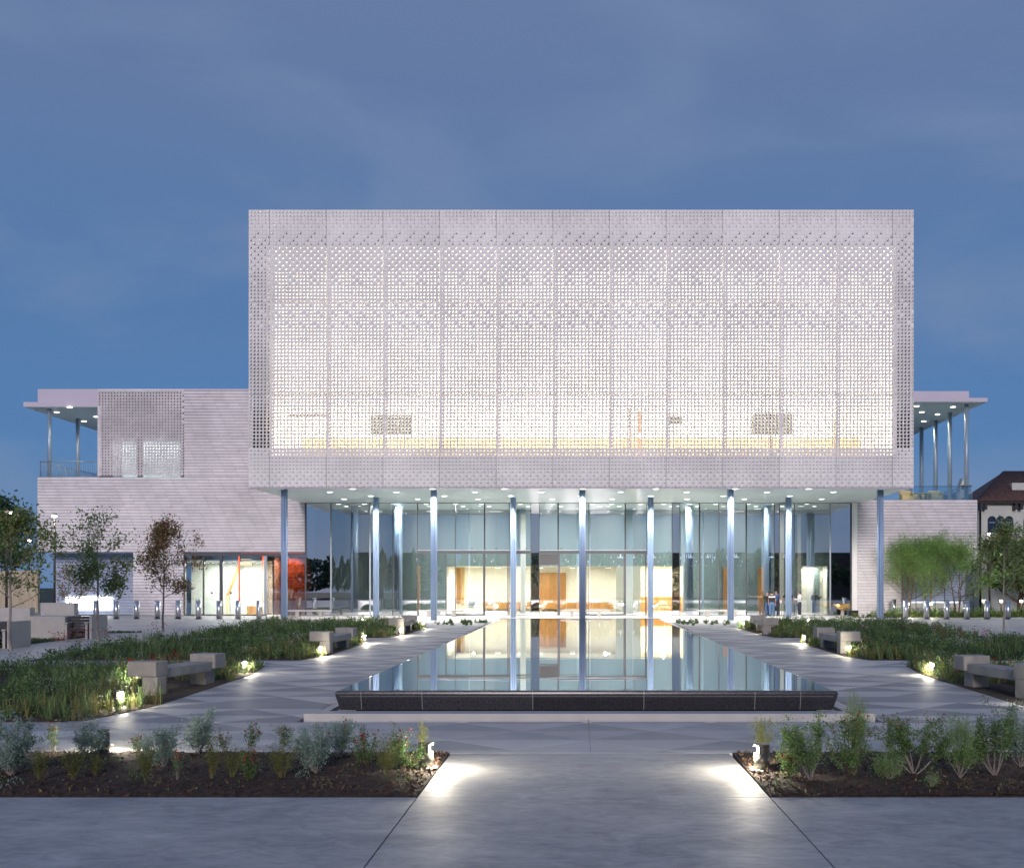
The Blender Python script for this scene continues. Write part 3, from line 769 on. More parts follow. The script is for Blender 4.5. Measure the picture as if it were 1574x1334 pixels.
cladding(xwp1, XL-.02, ZL+.001, ZTL-.12, YW, 'shingle_cladding', M_CLAD, seed=2)
cladding(PX(205, YW), PX(283, YW), 0, ZS-.002, YW, 'shingle_cladding', M_CLAD, seed=3)
cladding(xw0+.02, PX(205, YW)-.02, 0, ZS-.02, YW+2.2, 'recessed_cladding', M_CLAD_SHADE, seed=4)
part(MB().box(xw0, PX(205, YW), YW+.01, YW+2.2, ZS-.0, ZS+.1), 'recess_soffit', M_CLAD_SHADE)
part(MB().box(xwp1, XL-.02, YW-.05, YW+8, ZTL-.118, ZTL), 'parapet_coping', M_FASCIA)
# perforated panels of the left wing
for k, (c0, c1) in enumerate(((0, 12), (12, 29))):
    pp = (xwp1-xwp0)/29; pz = (ZTL-ZL-.18)/29; cells = []
    for r in range(29):
        for c in range(c0, c1):
            st = ('hole', .80, 1) if not (r > 4 and c == 0) else None
            if c == 28 and r % 2 == 0 and r < 12: st = None
            cells.append((r, c, st))
    part(cells_mesh(cells, xwp0, ZTL-.12, YW-.03, pp, pz), 'wing_screen_panel', M_CLAD)
part(MB().box(xwp0, xwp1, YW-.03, YW+.3, ZTL-.115, ZTL), 'screen_coping', M_CLAD)
part(MB().box(xwp0-.0, xwp1, YW+.35, YW+.5, ZL+2.8, ZTL-.13), 'wing_backing', M_DARK)
part(MB().box(xwp0+1.0, xwp1, YW+1.6, YW+1.8, ZL+.02, ZL+2.79), 'wing_room_wall', mat('grey_room_wall', (.36,.42,.42), .5, var=.35, scale=.8, stretch=(1,1,.2)))
part(MB().box(xwp0, xwp1, YW+.30, YW+4, ZL-.3, ZL+.01), 'wing_floor', M_SOFFIT)
for a, b in ((150, 172), (210, 218), (276, 283.5)):
    part(MB().box(PX(a, YW), PX(b, YW), YW+.16, YW+.2, ZL+.02, ZL+2.75), 'wing_pier', M_DARK)
wl_ = part(MB().box(xwp0, xwp0+.05, YW+.1, YW+8, ZL, ZTL-.13), 'wing_side_wall', M_CLAD)
l_ = lamp('AREA', 'wing_room_light', (PX(225, YW), YW+.9, ZL+2.6), 260, (.9, 1, .98), 5.5, (0, 0, 0), wl_, size_y=.8); l_.matrix_parent_inverse = Matrix.Identity(4)
# left roof terrace
part(MB().box(xw0, xwp0-.01, YW+.5, YW+14, ZL-.3, ZL-.02), 'terrace_floor', M_SOFFIT)
part(MB().box(PX(58, YW+1), PX(150, YW)-.01, YW+1.0, YW+12, PZ(624, YW+1), PZ(598, YW+1)), 'terrace_roof', M_FASCIA)
zc = PZ(625, YW)
part(MB().prism([(PX(36, YW), YW), (xwp0-.01, YW), (xwp0-.01, YW+12.5), (PX(36, YW), YW+12.5)], zc, PZ(618, YW)), 'terrace_canopy', M_FASCIA)
cs = part(MB().prism([(PX(36, YW)+.05, YW+.05), (xwp0-.02, YW+.05), (xwp0-.02, YW+12.4), (PX(36, YW)+.05, YW+12.4)], zc-.03, zc-.002), 'canopy_soffit', M_SOFFIT)
for (p, q) in ((107, 626.5), (87, 634), (148, 641), (129, 648)):
    Y = 1600*(zc-2-.06)/(901-q); x = PX(p, Y)
    o = part(MB().cyl(x, Y, zc-.06, zc-.035, .17, 12), 'canopy_downlight', M_DISC)
    lamp('SPOT', 'canopy_beam', (x, Y, zc-.12), 150, (1, .95, .85), .12, (0, 0, 0), o, rad(130), .7).matrix_parent_inverse = Matrix.Identity(4)
M_TCOL = mat('terrace_column_paint', (.34, .42, .50), .35, metal=.3)
for px, Y in ((76, YW+.8), (119.5, YW+5.0)):
    part(MB().cyl(PX(px, Y), Y, ZL-.02, zc-.031, .13, 14), 'terrace_column', M_TCOL)
# left balustrade: front run and the run along the side
def balustrade(pts, z0, h, name):
    mb = MB()
    for (ax, ay), (bx, by) in zip(pts[:-1], pts[1:]):
        L = math.hypot(bx-ax, by-ay); n = max(2, int(L/.16))
        mb.tube([(ax, ay, z0+h), (bx, by, z0+h)], .03, 6)
        mb.tube([(ax, ay, z0+.08), (bx, by, z0+.08)], .02, 4)
        for i in range(n+1):
            t = i/n; x, y = ax+(bx-ax)*t, ay+(by-ay)*t; mb.tube([(x, y, z0), (x, y, z0+h)], .011 if i % 8 else .028, 4)
    return part(mb, name, M_TCOL)
balustrade([(PX(62, YW+.6), YW+.6), (xwp0-.05, YW+.6)], ZL-.02, 1.15, 'balustrade')
balustrade([(PX(62, YW+.6), YW+.6), (PX(62, YW+.6), YW+11.5)], ZL-.02, 1.15, 'balustrade')
# right wing
xr0, xr1 = PX(1318, YW), PX(1502, YW)
cladding(xr0, xr1, PZ(864, YW), ZR, YW, 'shingle_cladding', M_CLAD, seed=5)
cladding(xr0, PX(1385, YW), 0, PZ(864, YW)-.002, YW, 'shingle_cladding', M_CLAD, seed=6)
cladding(PX(1385, YW)+.02, xr1-.02, 0, PZ(864, YW)-.02, YW+2.2, 'recessed_cladding', M_CLAD_SHADE, seed=7)
part(MB().box(PX(1385, YW), xr1, YW+.01, YW+2.2, PZ(864, YW), PZ(864, YW)+.1), 'recess_soffit', M_CLAD_SHADE)
part(MB().box(xr0, xr1, YW+.5, YW+24, ZR-.3, ZR-.02), 'terrace_floor', M_SOFFIT)
part(MB().box(PX(1308, YW)+.05, xr0-.01, YW-.04, YW+.4, 0, ZB), 'corner_post', M_SCREEN)
part(MB().box(XR-8, PX(1498, YW), YW+1.0, YW+26, PZ(617, YW), PZ(597, YW)), 'terrace_roof', M_FASCIA)
zc2 = PZ(617.3, YW)
part(MB().prism([(XR-8, YW), (PX(1518, YW), YW), (PX(1518, YW), YW+26), (XR-8, YW+26)], zc2-.0, PZ(611.5, YW)), 'terrace_canopy', M_FASCIA)
part(MB().prism([(XR-7, YW+.05), (PX(1518, YW)-.05, YW+.05), (PX(1518, YW)-.05, YW+25.9), (XR-7, YW+25.9)], zc2-.03, zc2-.002), 'canopy_soffit', M_SOFFIT)
for (p, q) in ((1465, 626), (1441, 637.5), (1420, 648), (1409, 625), (1417, 634)):
    Y = 1600*(zc2-2-.06)/(901-q); x = PX(p, Y)
    o = part(MB().cyl(x, Y, zc2-.06, zc2-.035, .17, 12), 'canopy_downlight', M_DISC)
    lamp('SPOT', 'canopy_beam', (x, Y, zc2-.12), 180, (1, .97, .85), .12, (0, 0, 0), o, rad(130), .7).matrix_parent_inverse = Matrix.Identity(4)
for px, Y in ((1485.5, YW+1.0), (1460, YW+4.4), (1438, YW+7.8), (1416.5, YW+11.4), (1398, YW+15)):
    part(MB().cyl(PX(px, Y), Y, ZR-.02, zc2-.031, .15, 14), 'terrace_column', M_TCOL)
balustrade([(xr1-.1, YW+.7), (xr1-.1, YW+22)], ZR-.02, 1.1, 'balustrade')
part(MB().tube([(XR-.1, YW+.75, ZR+.98), (xr1-.1, YW+.75, ZR+.98)], .02, 6), 'handrail', M_FRAME)
part(MB().box(PX(1410, YW), xr1-.15, YW+.72, YW+.735, ZR, ZR+.95), 'glass_balustrade', M_GLASSTHIN)

# ---------------- shop window of the left wing
ys = YW+.15
sx0, sx1, sx2 = PX(283, YW), PX(410, YW), PX(469, YW)
part(MB().box(sx0, sx2, YW-.1, YW+.3, ZS-.28, ZS-.003), 'storefront_head', M_FRAME)
part(MB().box(sx0, sx1, YW-.05, YW+.2, .0, .10), 'storefront_sill', M_FRAME)
for p in (283.5, 313, 340, 368):
    w = .10 if p == 340 else .045
    part(MB().box(PX(p, YW)-w, PX(p, YW)+w, YW-.06, YW+.1, .101, ZS-.281), 'storefront_mullion', M_FRAME)
part(MB().box(PX(406, YW), PX(410.5, YW), YW-.08, YW+.3, .101, ZS-.281), 'storefront_mullion', M_FRAMELT)
for a, b in ((284, 313), (313, 340), (340, 368), (368, 406)):
    part(MB().box(PX(a, YW)+.05, PX(b, YW)-.05, YW+.02, YW+.035, .11, ZS-.285), 'shop_window', M_GLASSTHIN)
part(MB().box(PX(410.5, YW)+.02, PX(440, YW), YW+.02, YW+.03, .05, ZS-.285), 'mirror_glass', M_GLASSRED)
rdw = part(MB().box(sx1+.41, sx2, YW+1.6, YW+1.8, .0, ZS-.3), 'red_reflection_wall', mat('red_reflection_paint', (.42, .13, .07), .6, var=.5, scale=1.6))  # made-up wall whose colour stands in for a red reflection in the glass
lamp('AREA', 'red_reflection_lamp', ((sx1+sx2)/2, YW+.9, ZS-.4), 95, (1, .45, .28), .9, (0, 0, 0), rdw)  # lamp added to light the stand-in for the red reflection
for q, (px_, h_) in enumerate(((424, 1.5), (446, 1.9), (458, 1.3))):
    part(MB().cyl(PX(px_, YW+1.2), YW+1.2, 0, h_, .05, 6, 0, .22), 'indoor_plant_tub', M_WOODLT)
part(MB().box(PX(440, YW)+.03, sx2, YW+.02, YW+.03, .05, ZS-.285), 'mirror_glass', M_GLASSRED)
sw = part(MB().box(sx0-1, sx1+.3, YW+4.0, YW+4.2, 0, ZS), 'shop_back_wall', mat('board_marked_wall', (.60, .57, .50), .7, var=.06, scale=1))
part(MB().box(sx0-1, sx1+.3, YW+.3, YW+4.0, PZ(862, YW), PZ(862, YW)+.1), 'shop_ceiling', M_WHITEWALL)
part(MB().box(sx1+.31, sx1+.4, YW+.3, YW+4.0, 0, ZS), 'shop_side_wall', M_WHITEWALL)
l_ = lamp('AREA', 'shop_light', ((sx0+sx1)/2, YW+2.0, PZ(862, YW)-.1), 900, (1, .95, .84), 4.5, (0, 0, 0), sw, size_y=2.0); l_.matrix_parent_inverse = Matrix.Identity(4)
part(MB().box(PX(348, YW+3.5), PX(351.5, YW+3.5), YW+3.4, YW+3.5, 0, PZ(915, YW+3.5)), 'orange_strut', M_WOODLT)
m = MB(); Y = YW+3.6
m.add([(PX(346, Y), Y, PZ(918, Y)), (PX(350, Y), Y, PZ(918, Y)), (PX(370, Y), Y, PZ(868, Y)), (PX(366, Y), Y, PZ(868, Y)),
       (PX(346, Y), Y+.1, PZ(918, Y)), (PX(350, Y), Y+.1, PZ(918, Y)), (PX(370, Y), Y+.1, PZ(868, Y)), (PX(366, Y), Y+.1, PZ(868, Y))],
      [(0,1,2,3),(7,6,5,4),(0,3,7,4),(1,5,6,2)])
part(m, 'stair_rail', mat('orange_rail', (.55, .20, .06), .5))
part(MB().box(PX(382, Y), PX(404, Y), Y-.4, Y, 0, PZ(931, Y)), 'display_plinth', M_WOOD)
for p in (326, 355):
    part(MB().cyl(PX(p, YW), YW+.0, PZ(913, YW), PZ(913, YW), .01, 4), 'door_pull', M_FRAME) if False else part(MB().tube([(PX(p, YW), YW+.005, PZ(911, YW)), (PX(p, YW), YW-.06, PZ(911, YW))], .07, 12), 'door_pull', M_FRAME)
part(MB().box(PX(370, YW+3), PX(386, YW+3), YW+3, YW+3.1, PZ(869, YW+3), PZ(859, YW+3)), 'shop_sign_light', emis('amber_sign_glow', (1, .55, .25), 2.2))
# glowing basement windows of both recesses
for (a, b, c, d) in ((102, 172, 917, 936), (1400, 1478, 926, 938)):
    Y = YW+2.1
    fr = part(MB().box(PX(a, Y), PX(b, Y), Y-.06, Y, PZ(d, Y), PZ(c, Y)), 'light_box', emis('light_box_glow', (1, .99, .96), 7))

M_REDGLOW = emis('red_strip_glow', (1, .08, .03), 3.0)  # emission added to give the storefront a red glow, no real lamp
part(MB().box(PX(368, YW)-.025, PX(368, YW)+.025, YW-.10, YW-.065, .9, ZS-.3), 'red_storefront_strip', M_REDGLOW)
part(MB().box(PX(404.5, YW)-.025, PX(404.5, YW)+.025, YW-.12, YW-.085, .9, ZS-.3), 'red_storefront_strip', M_REDGLOW)
part(MB().box(PX(372, YW), PX(467, YW), YW-.14, YW-.102, ZS-.10, ZS-.05), 'red_storefront_strip', mat('red_fascia_strip', (.5, .08, .05), .5))
# ================================================================== VEGETATION generators
def leaf_obj(name, C, size, m, parent=None, asp=.55, up=0.0, kind='stuff', droop=None):
    """one diamond leaf per centre; C (n,3)"""
    n = len(C); C = np.asarray(C, dtype=np.float32)
    a = NR.normal(size=(n, 3)); a[:, 2] += up; a /= np.linalg.norm(a, axis=1)[:, None]
    b = NR.normal(size=(n, 3)); b -= (b*a).sum(1)[:, None]*a; b /= np.linalg.norm(b, axis=1)[:, None]
    s = (np.asarray(size)*NR.uniform(.6, 1.3, n))[:, None] if np.ndim(size) == 0 else np.asarray(size)[:, None]
    V = np.stack([C - a*s*.5, C + b*s*asp*.5 + a*s*.05, C + a*s*.5, C - b*s*asp*.5 + a*s*.05], 1).reshape(-1, 3)
    Fq = np.arange(4*n).reshape(n, 4)
    o = mesh_np(name, V, Fq, m, parent)
    if kind: o['kind'] = kind
    return o
def grow(p0, d0, L, r0, depth, rr, segs, ends, spread=.6, up=.25, kids=(3, 4), shrinkf=.68, wob=.12):
    """recursive limbs: segs = [(pts, radii, depth)], ends = twig points"""
    n = 4; pts = [Vector(p0)]; d = Vector(d0).normalized(); rs = [r0]
    for i in range(n):
        d = (d + Vector((rr.gauss(0, wob), rr.gauss(0, wob), rr.gauss(0, wob) + up*.12))).normalized()
        pts.append(pts[-1] + d*L/n); rs.append(r0*(1-.5*(i+1)/n))
    segs.append((pts, rs, depth))
    if depth == 0:
        for i in range(1, n+1): ends.append((pts[i], d.copy()))
        return
    for k in range(rr.randint(*kids)):
        t = rr.uniform(.35, 1.0); i = min(n-1, int(t*n)); f = t*n-i
        p = pts[i].lerp(pts[i+1], f); ax = Vector((rr.gauss(0, 1), rr.gauss(0, 1), rr.gauss(0, .45) + up)).normalized()
        nd = (d*(1-spread) + ax*spread).normalized()
        grow(p, nd, L*shrinkf*rr.uniform(.8, 1.15), rs[i]*.62, depth-1, rr, segs, ends, spread, up, kids, shrinkf, wob)
    if depth <= 2: ends.append((pts[-1], d.copy()))
def make_tree(name, x, y, z, H, crownw, label, leafm_, nleaf, seed, clear=.33, lsize=.10, group=None, cat='tree', bark=None, top_bare=0.0, trunk_r=.055, multi=1, asp=.55, leaf2=None, frac2=.3, up=.35, dens_pow=1.0, lean=0):
    rr = random.Random(seed); root = empty(name, (x, y, z), 0, label, cat, group)
    segs, ends = [], []
    for mtr in range(multi):
        ang = 2*math.pi*mtr/multi + rr.random(); tilt = .0 if multi == 1 else .28
        base = Vector((math.cos(ang)*.1*(multi > 1), math.sin(ang)*.1*(multi > 1), 0))
        pts = [base]; n = 7; Ht = H*.86
        for i in range(1, n+1):
            t = i/n; pts.append(Vector((base.x + math.cos(ang)*tilt*Ht*t*.5 + rr.gauss(0, .03) + lean*t, base.y + math.sin(ang)*tilt*Ht*t*.5 + rr.gauss(0, .03), Ht*t)))
        rs = [trunk_r*(1-.8*i/n) for i in range(n+1)]
        segs.append((pts, rs, 9))
        nb = 16 if multi == 1 else 9
        for k in range(nb):
            t = clear + (1-clear)*(k+.5)/nb*.98; i = min(n-1, int(t*n)); p = pts[i].lerp(pts[i+1], t*n-i)
            tt = (t-clear)/(1-clear)
            prof = math.sin(math.pi*min(1, .22+tt*.74))**.8
            a = k*2.4 + rr.uniform(-.4, .4); el = .35 + .9*tt
            d = Vector((math.cos(a)*math.cos(el), math.sin(a)*math.cos(el), math.sin(el)))
            grow(p, d, crownw*.5*prof*rr.uniform(.7, 1.1), rs[i]*.5, 2, rr, segs, ends, .5, up, (2, 3), .55)
    tb = MB()
    for pts, rs, dp in segs: tb.tube(pts, rs, 7 if dp == 9 else (4 if dp > 0 else 3), cap=False)
    tb.obj('trunk', bark or M_BARK, root)
    E = np.array([tuple(e[0]) for e in ends]); 
    if top_bare > 0:
        keep = np.array([rr.random() > top_bare*min(1, max(0, (e[2]/H-.5)/.3)) for e in E]); E = E[keep]
    idx = NR.integers(0, len(E), nleaf); C = E[idx] + NR.normal(size=(nleaf, 3))*(crownw*.052)
    if leaf2 is not None:
        k = int(nleaf*frac2); leaf_obj('crown', C[k:], lsize, leafm_, root, asp); leaf_obj('crown', C[:k], lsize, leaf2, root, asp)
    else: leaf_obj('crown', C, lsize, leafm_, root, asp)
    return root
# trees along the plaza edges
G1 = 'young plaza trees'
make_tree('plaza_tree', -19.3, 35.5, gz(35.5), 4.75, 3.2, 'broad leafy green young tree at the left edge of the photo, nearest of the row', M_LEAF_OLIVE, 4800, 11, .34, .12, G1, leaf2=M_LEAF_GREEN, frac2=.4)
make_tree('plaza_tree', -19.1, 41.5, gz(41.5), 5.15, 3.3, 'young tree with bare twiggy top beside the slatted concrete bench', M_LEAF_GREEN, 3600, 12, .36, .12, G1, top_bare=.85, leaf2=M_LEAF_OLIVE, frac2=.3)
make_tree('plaza_tree', -19.0, 47.8, gz(47.8), 4.75, 3.3, 'young tree with rusty brown leaves left of the shop window', M_LEAF_RUST, 5200, 13, .36, .12, G1, leaf2=M_LEAF_OLIVE, frac2=.35)
make_tree('plaza_tree', 19.6, 47.8, gz(47.8), 4.7, 3.4, 'dense green young tree with slim trunk at the right edge of the photo', M_LEAF_GREEN, 4800, 14, .36, .12, G1, leaf2=M_LEAF_OLIVE, frac2=.5)
make_tree('far_tree', -30.3, 62.0, 0, 3.1, 2.2, 'small sparse tree behind the concrete blocks below the shaded recess wall', M_LEAF_RUST, 900, 15, .35, .14, None, top_bare=.6, leaf2=M_LEAF_GREEN, frac2=.4)
# feathery trees at right
G2 = 'feathery green trees in front of the right wing'
for px, lab, sd, H, w in ((1395, 'leftmost feathery green tree before the right wing wall', 21, 4.0, 4.5), (1428, 'middle feathery green tree before the right wing wall', 22, 4.5, 4.9), (1472, 'rightmost feathery green tree before the right wing wall', 23, 4.3, 4.4)):
    make_tree('feathery_tree', PX(px, 69), 69, .1, H, w, lab, M_LEAF_FEATHER, 8500, sd, .26, .26, G2, bark=M_BARKD, trunk_r=.05, multi=3, asp=.09, up=.45)
# dark trees closing the view at both ends and behind the camera
def big_tree(x, y, H, w, lab, seed, m=M_LEAF_DARK, n=6000, grp=None):
    return make_tree('broad_tree', x, y, -.4, H, w, lab, m, n, seed, .22, .42, grp, bark=M_BARKD, trunk_r=.25)
big_tree(-52, 92, 8.5, 9, 'dark leafy tree beyond the left wing, right of the tall lamp post', 31)
big_tree(-60, 100, 7.6, 10, 'dark leafy tree far left behind the young tree', 32)
big_tree(31.5, 74, 4.9, 5.0, 'dark green tree in front of the tiled house at right', 33, M_LEAF_GREEN, 6500)
big_tree(36.5, 78, 5.6, 6.5, 'large dark tree at the right edge beside the tiled house', 34, M_LEAF_GREEN, 6500)
# street trees behind the viewer: they show as the dark line mirrored in the glass
rw_ = MB()
C = []
for k in range(46):
    x = -150 + k*6.6 + R.uniform(-2, 2); H = R.uniform(6.0, 10.0) ; cy = -75+R.uniform(-6, 6)
    n = 1300; u = NR.normal(size=(n, 3)); u /= np.linalg.norm(u, axis=1)[:, None]; u *= NR.uniform(.45, 1, (n, 1))**.5
    C.append(np.array([x, cy, H*.58]) + u*np.array([4.8, 3.5, H*.45]))
leaf_obj('far_wood', np.concatenate(C), .8, M_LEAF_DARK, None, .8)

# ------------------------------------------------------------------ planting beds
def inside(poly, x, y):
    c = np.zeros(len(x), bool); n = len(poly)
    for i in range(n):
        x1, y1 = poly[i]; x2, y2 = poly[(i+1) % n]
        if y1 == y2: continue
        cond = ((y1 > y) != (y2 > y)) & (x < (x2-x1)*(y-y1)/(y2-y1)+x1); c ^= cond
    return c
CLEAR = [(-9.25, -8.55, 21.0, 25.2), (-8.45, -8.1, 33.2, 37.6), (-7.9, -7.8, 44.3, 49.2), (9.0, 9.55, 20.4, 24.6), (8.7, 9.0, 33.2, 37.6), (8.35, 8.55, 44.3, 49.2)]
def sample(poly, n):
    P = sample_(poly, n)
    ok = np.ones(len(P), bool)
    for x0, x1, y0, y1 in CLEAR:
        ok &= ~((P[:, 0] > x0-.5) & (P[:, 0] < x1+.5) & (P[:, 1] > y0) & (P[:, 1] < y1))
    return P[ok]
def sample_(poly, n):
    xs = [p[0] for p in poly]; ys = [p[1] for p in poly]; out = []
    k = 0
    while k < n:
        X = NR.uniform(min(xs), max(xs), n*2); Y = NR.uniform(min(ys), max(ys), n*2); m = inside(poly, X, Y)
        P = np.stack([X[m], Y[m]], 1); out.append(P); k += len(P)
    return np.concatenate(out)[:n]
def bed(poly, name='planting_bed', h=.05):
    m = MB(); cx = sum(p[0] for p in poly)/len(poly); cy = sum(p[1] for p in poly)/len(poly)
    # edge band then a heaped middle made from a grid
    me = bmesh.new(); xs = [p[0] for p in poly]; ys = [p[1] for p in poly]
    m.prism(poly, lambda x, y: gz(y)-.15, lambda x, y: gz(y)+.012)
    o = m.obj(name, M_MULCH, kind='structure')
    return o
def heap(poly, step=.12, h=.07):
    """uneven mulch surface as a height grid clipped to the bed"""
    xs = [p[0] for p in poly]; ys = [p[1] for p in poly]
    nx, ny = int((max(xs)-min(xs))/step), int((max(ys)-min(ys))/step)
    gx, gy = np.meshgrid(np.linspace(min(xs), max(xs), nx), np.linspace(min(ys), max(ys), ny))
    ins = inside(poly, gx.ravel(), gy.ravel()).reshape(gx.shape)
    # distance from the boundary
    D = np.full(gx.shape, 9.0)
    for i in range(len(poly)):
        ax, ay = poly[i]; bx, by = poly[(i+1) % len(poly)]; L2 = (bx-ax)**2+(by-ay)**2
        t = np.clip(((gx-ax)*(bx-ax)+(gy-ay)*(by-ay))/L2, 0, 1); D = np.minimum(D, np.hypot(gx-ax-t*(bx-ax), gy-ay-t*(by-ay)))
    Z = -.36 + .006 + h*np.clip(D/.5, 0, 1)**.6 + NR.normal(size=gx.shape)*.010*np.clip(D/.15, 0, 1)
    V = np.stack([gx, gy, Z], 2).reshape(-1, 3)
    i, j = np.meshgrid(np.arange(nx-1), np.arange(ny-1)); a = (j*nx+i).ravel()
    ok = ins.ravel()[a] & ins.ravel()[a+1] & ins.ravel()[a+nx] & ins.ravel()[a+nx+1]; a = a[ok]
    o = mesh_np('mulch_surface', V, np.stack([a, a+1, a+nx+1, a+nx], 1), M_MULCH, smooth=True); o['kind'] = 'stuff'
    return o
bedL = [(-16, YJ+.02), (XJL-.01, YJ+.02), (XJL-.01, 14.2), (-1.80, 14.72), (-16, 14.72)]
bedR = [(XJR+.01, YJ+.02), (16, YJ-.10+.02), (16, 14.72), (2.2, 14.72)]
for b in (bedL, bedR):
    bed(b, 'front_planting_bed'); heap(b)
    n = 14000; P = sample_(b, n); Z = np.full(n, -.305)+NR.uniform(-.02, .03, n)
    # chips near the edge lie lower
    dy = np.minimum(P[:, 1]-YJ, 14.72-P[:, 1]); Z -= .05*np.clip(1-dy/.4, 0, 1)
    leaf_obj('bark_chips', np.stack([P[:, 0], P[:, 1], Z], 1), .065, M_CHIP, None, .35)
def mir(p): return [(-x+.5, y) for x, y in p][::-1]
A = [(-16.5, 18.25), (-8.65, 18.25), (-8.25, 20.5), (-8.4, 26.8), (-8.85, 29.6), (-16.5, 29.6)]
B = [(-16.5, 31.5), (-8.4, 31.5), (-8.0, 33), (-8.0, 39.3), (-8.3, 41), (-16.5, 41)]
C_ = [(-16.5, 43), (-7.9, 43), (-7.5, 45), (-7.4, 51), (-9, 56.5), (-16.5, 56.5)]
Ar, Br, Cr = mir(A), mir(B), mir(C_)
beds = [A, B, C_, Ar, Br, Cr]
for b in beds: bed(b)
# low pebble beds with small plants flanking the far end of the pool
M_PEBBLE = mat('white_pebbles', (.55, .54, .50), .7, island=.2, var=.2, scale=20, bump=.6)
D1 = [(-7.3, 53.5), (-4.95, 53.5), (-4.95, 57), (-7.3, 57)]; D2 = [(5.4, 53.5), (8.1, 53.5), (8.1, 57), (5.4, 57)]
for b in (D1, D2): MB().prism(b, lambda x, y: gz(y)-.1, lambda x, y: gz(y)+.02).obj('pebble_bed', M_PEBBLE, kind='structure')

def tufts(P, H, W_, nb, m, name, curve=.35, wid=.012, zoff=0):
    """grass / stem tufts: nb blades each, blade = 2 quads"""
    n = len(P)*nb; base = np.repeat(P, nb, 0); h = np.repeat(H, nb)*NR.uniform(.5, 1.1, n); a = NR.uniform(0, 2*np.pi, n)
    s = np.repeat(W_, nb)*NR.uniform(.1, 1, n); z0 = np.interp(base[:, 1], [19, 57], [-.36, 0]) + zoff; h = h*.82
    bx = base[:, 0]+NR.normal(size=n)*.03; by = base[:, 1]+NR.normal(size=n)*.03
    dx, dy = np.cos(a)*s, np.sin(a)*s; wx, wy = -np.sin(a)*wid, np.cos(a)*wid
    def P3(t, w, q): return np.stack([bx+dx*t**1.6+wx*w*q, by+dy*t**1.6+wy*w*q, z0+h*(t-curve*.25*t*t)], 1)
    V = np.stack([P3(0, 1, 1), P3(0, 1, -1), P3(.55, .8, -1), P3(.55, .8, 1), P3(1, .25, -1), P3(1, .25, 1)], 1).reshape(-1, 3)
    b0 = np.arange(n)[:, None]*6
    Fq = np.concatenate([b0+np.array([0, 1, 2, 3]), b0+np.array([3, 2, 4, 5])], 0)
    o = mesh_np(name, V, Fq, m); o['kind'] = 'stuff'; return o
def clumps(P, H, W_, nl, m, name, lsize, asp=.5, low=.0, up=.5):
    n = len(P)*nl; base = np.repeat(P, nl, 0); h = np.repeat(H, nl); w = np.repeat(W_, nl)
    u = NR.normal(size=(n, 3)); u /= np.linalg.norm(u, axis=1)[:, None]; u *= (NR.uniform(.2, 1, n)**.5)[:, None]
    z0 = np.interp(base[:, 1], [19, 57], [-.36, 0]); h = h*.85
    C = np.stack([base[:, 0]+u[:, 0]*w, base[:, 1]+u[:, 1]*w, z0+h*(.5+low+.5*u[:, 2])], 1)
    return leaf_obj(name, C, lsize, m, None, asp, up)
def patch(P, s):
    x, y = P[:, 0], P[:, 1]
    return (np.sin(x*1.1+s)*np.cos(y*.42+1.7*s) + .6*np.sin(x*.5-y*.8+3*s) + .4*np.sin(x*2.6+y*1.3+s))/1.6
for b, ins_ in ((A, 1), (B, .8), (C_, .7), (Ar, 1), (Br, .8), (Cr, .7)):
    ar = abs(area(b)); near = b is A or b is Ar
    # dark grassy mass
    P = sample(b, int(ar*9*ins_)); tufts(P, NR.uniform(.25, .55, len(P))*(1+.45*patch(P, 1)), np.full(len(P), .22), 12, M_GRASS, 'grass_tufts', wid=.009 if near else .014)
    P = sample(b, int(ar*7*ins_)); P = P[patch(P, 2) > -.25]; clumps(P, NR.uniform(.25, .50, len(P))*(1+.5*patch(P, 2)), NR.uniform(.14, .28, len(P)), 34, M_LEAF_DARK, 'leafy_perennials', .05 if near else .075)
    P = sample(b, int(ar*3.2*ins_)); P = P[patch(P, 4) > 0]; clumps(P, NR.uniform(.35, .65, len(P))*(1+.3*patch(P, 4)), NR.uniform(.12, .24, len(P)), 40, M_LEAF_GREEN, 'green_perennials', .055 if near else .08)
    P = sample(b, int(ar*1.2*ins_)); P = P[patch(P, 6) > .05]; clumps(P, np.full(len(P), .5), NR.uniform(.1, .25, len(P)), 13, M_WHITEFL, 'white_flowers', .030 if near else .045, .8, .35)
    # straw and yellow-green growth along the walk edge
    P = sample(b, int(ar*9*ins_)); xe = -8.2 if b[0][0] < 0 or b is A else 8.7
    edge = (np.abs(P[:, 0]) < 10.6) if b in (A, B, C_) else (P[:, 0] < 11.0)
    P = P[edge]; tufts(P, NR.uniform(.25, .60, len(P)), np.full(len(P), .16), 9, M_STRAW, 'straw_stems', wid=.007 if near else .011)
    P2 = P[::2]; clumps(P2, NR.uniform(.2, .45, len(P2)), np.full(len(P2), .14), 26, M_LEAF_BRIGHT, 'bright_perennials', .045 if near else .07)
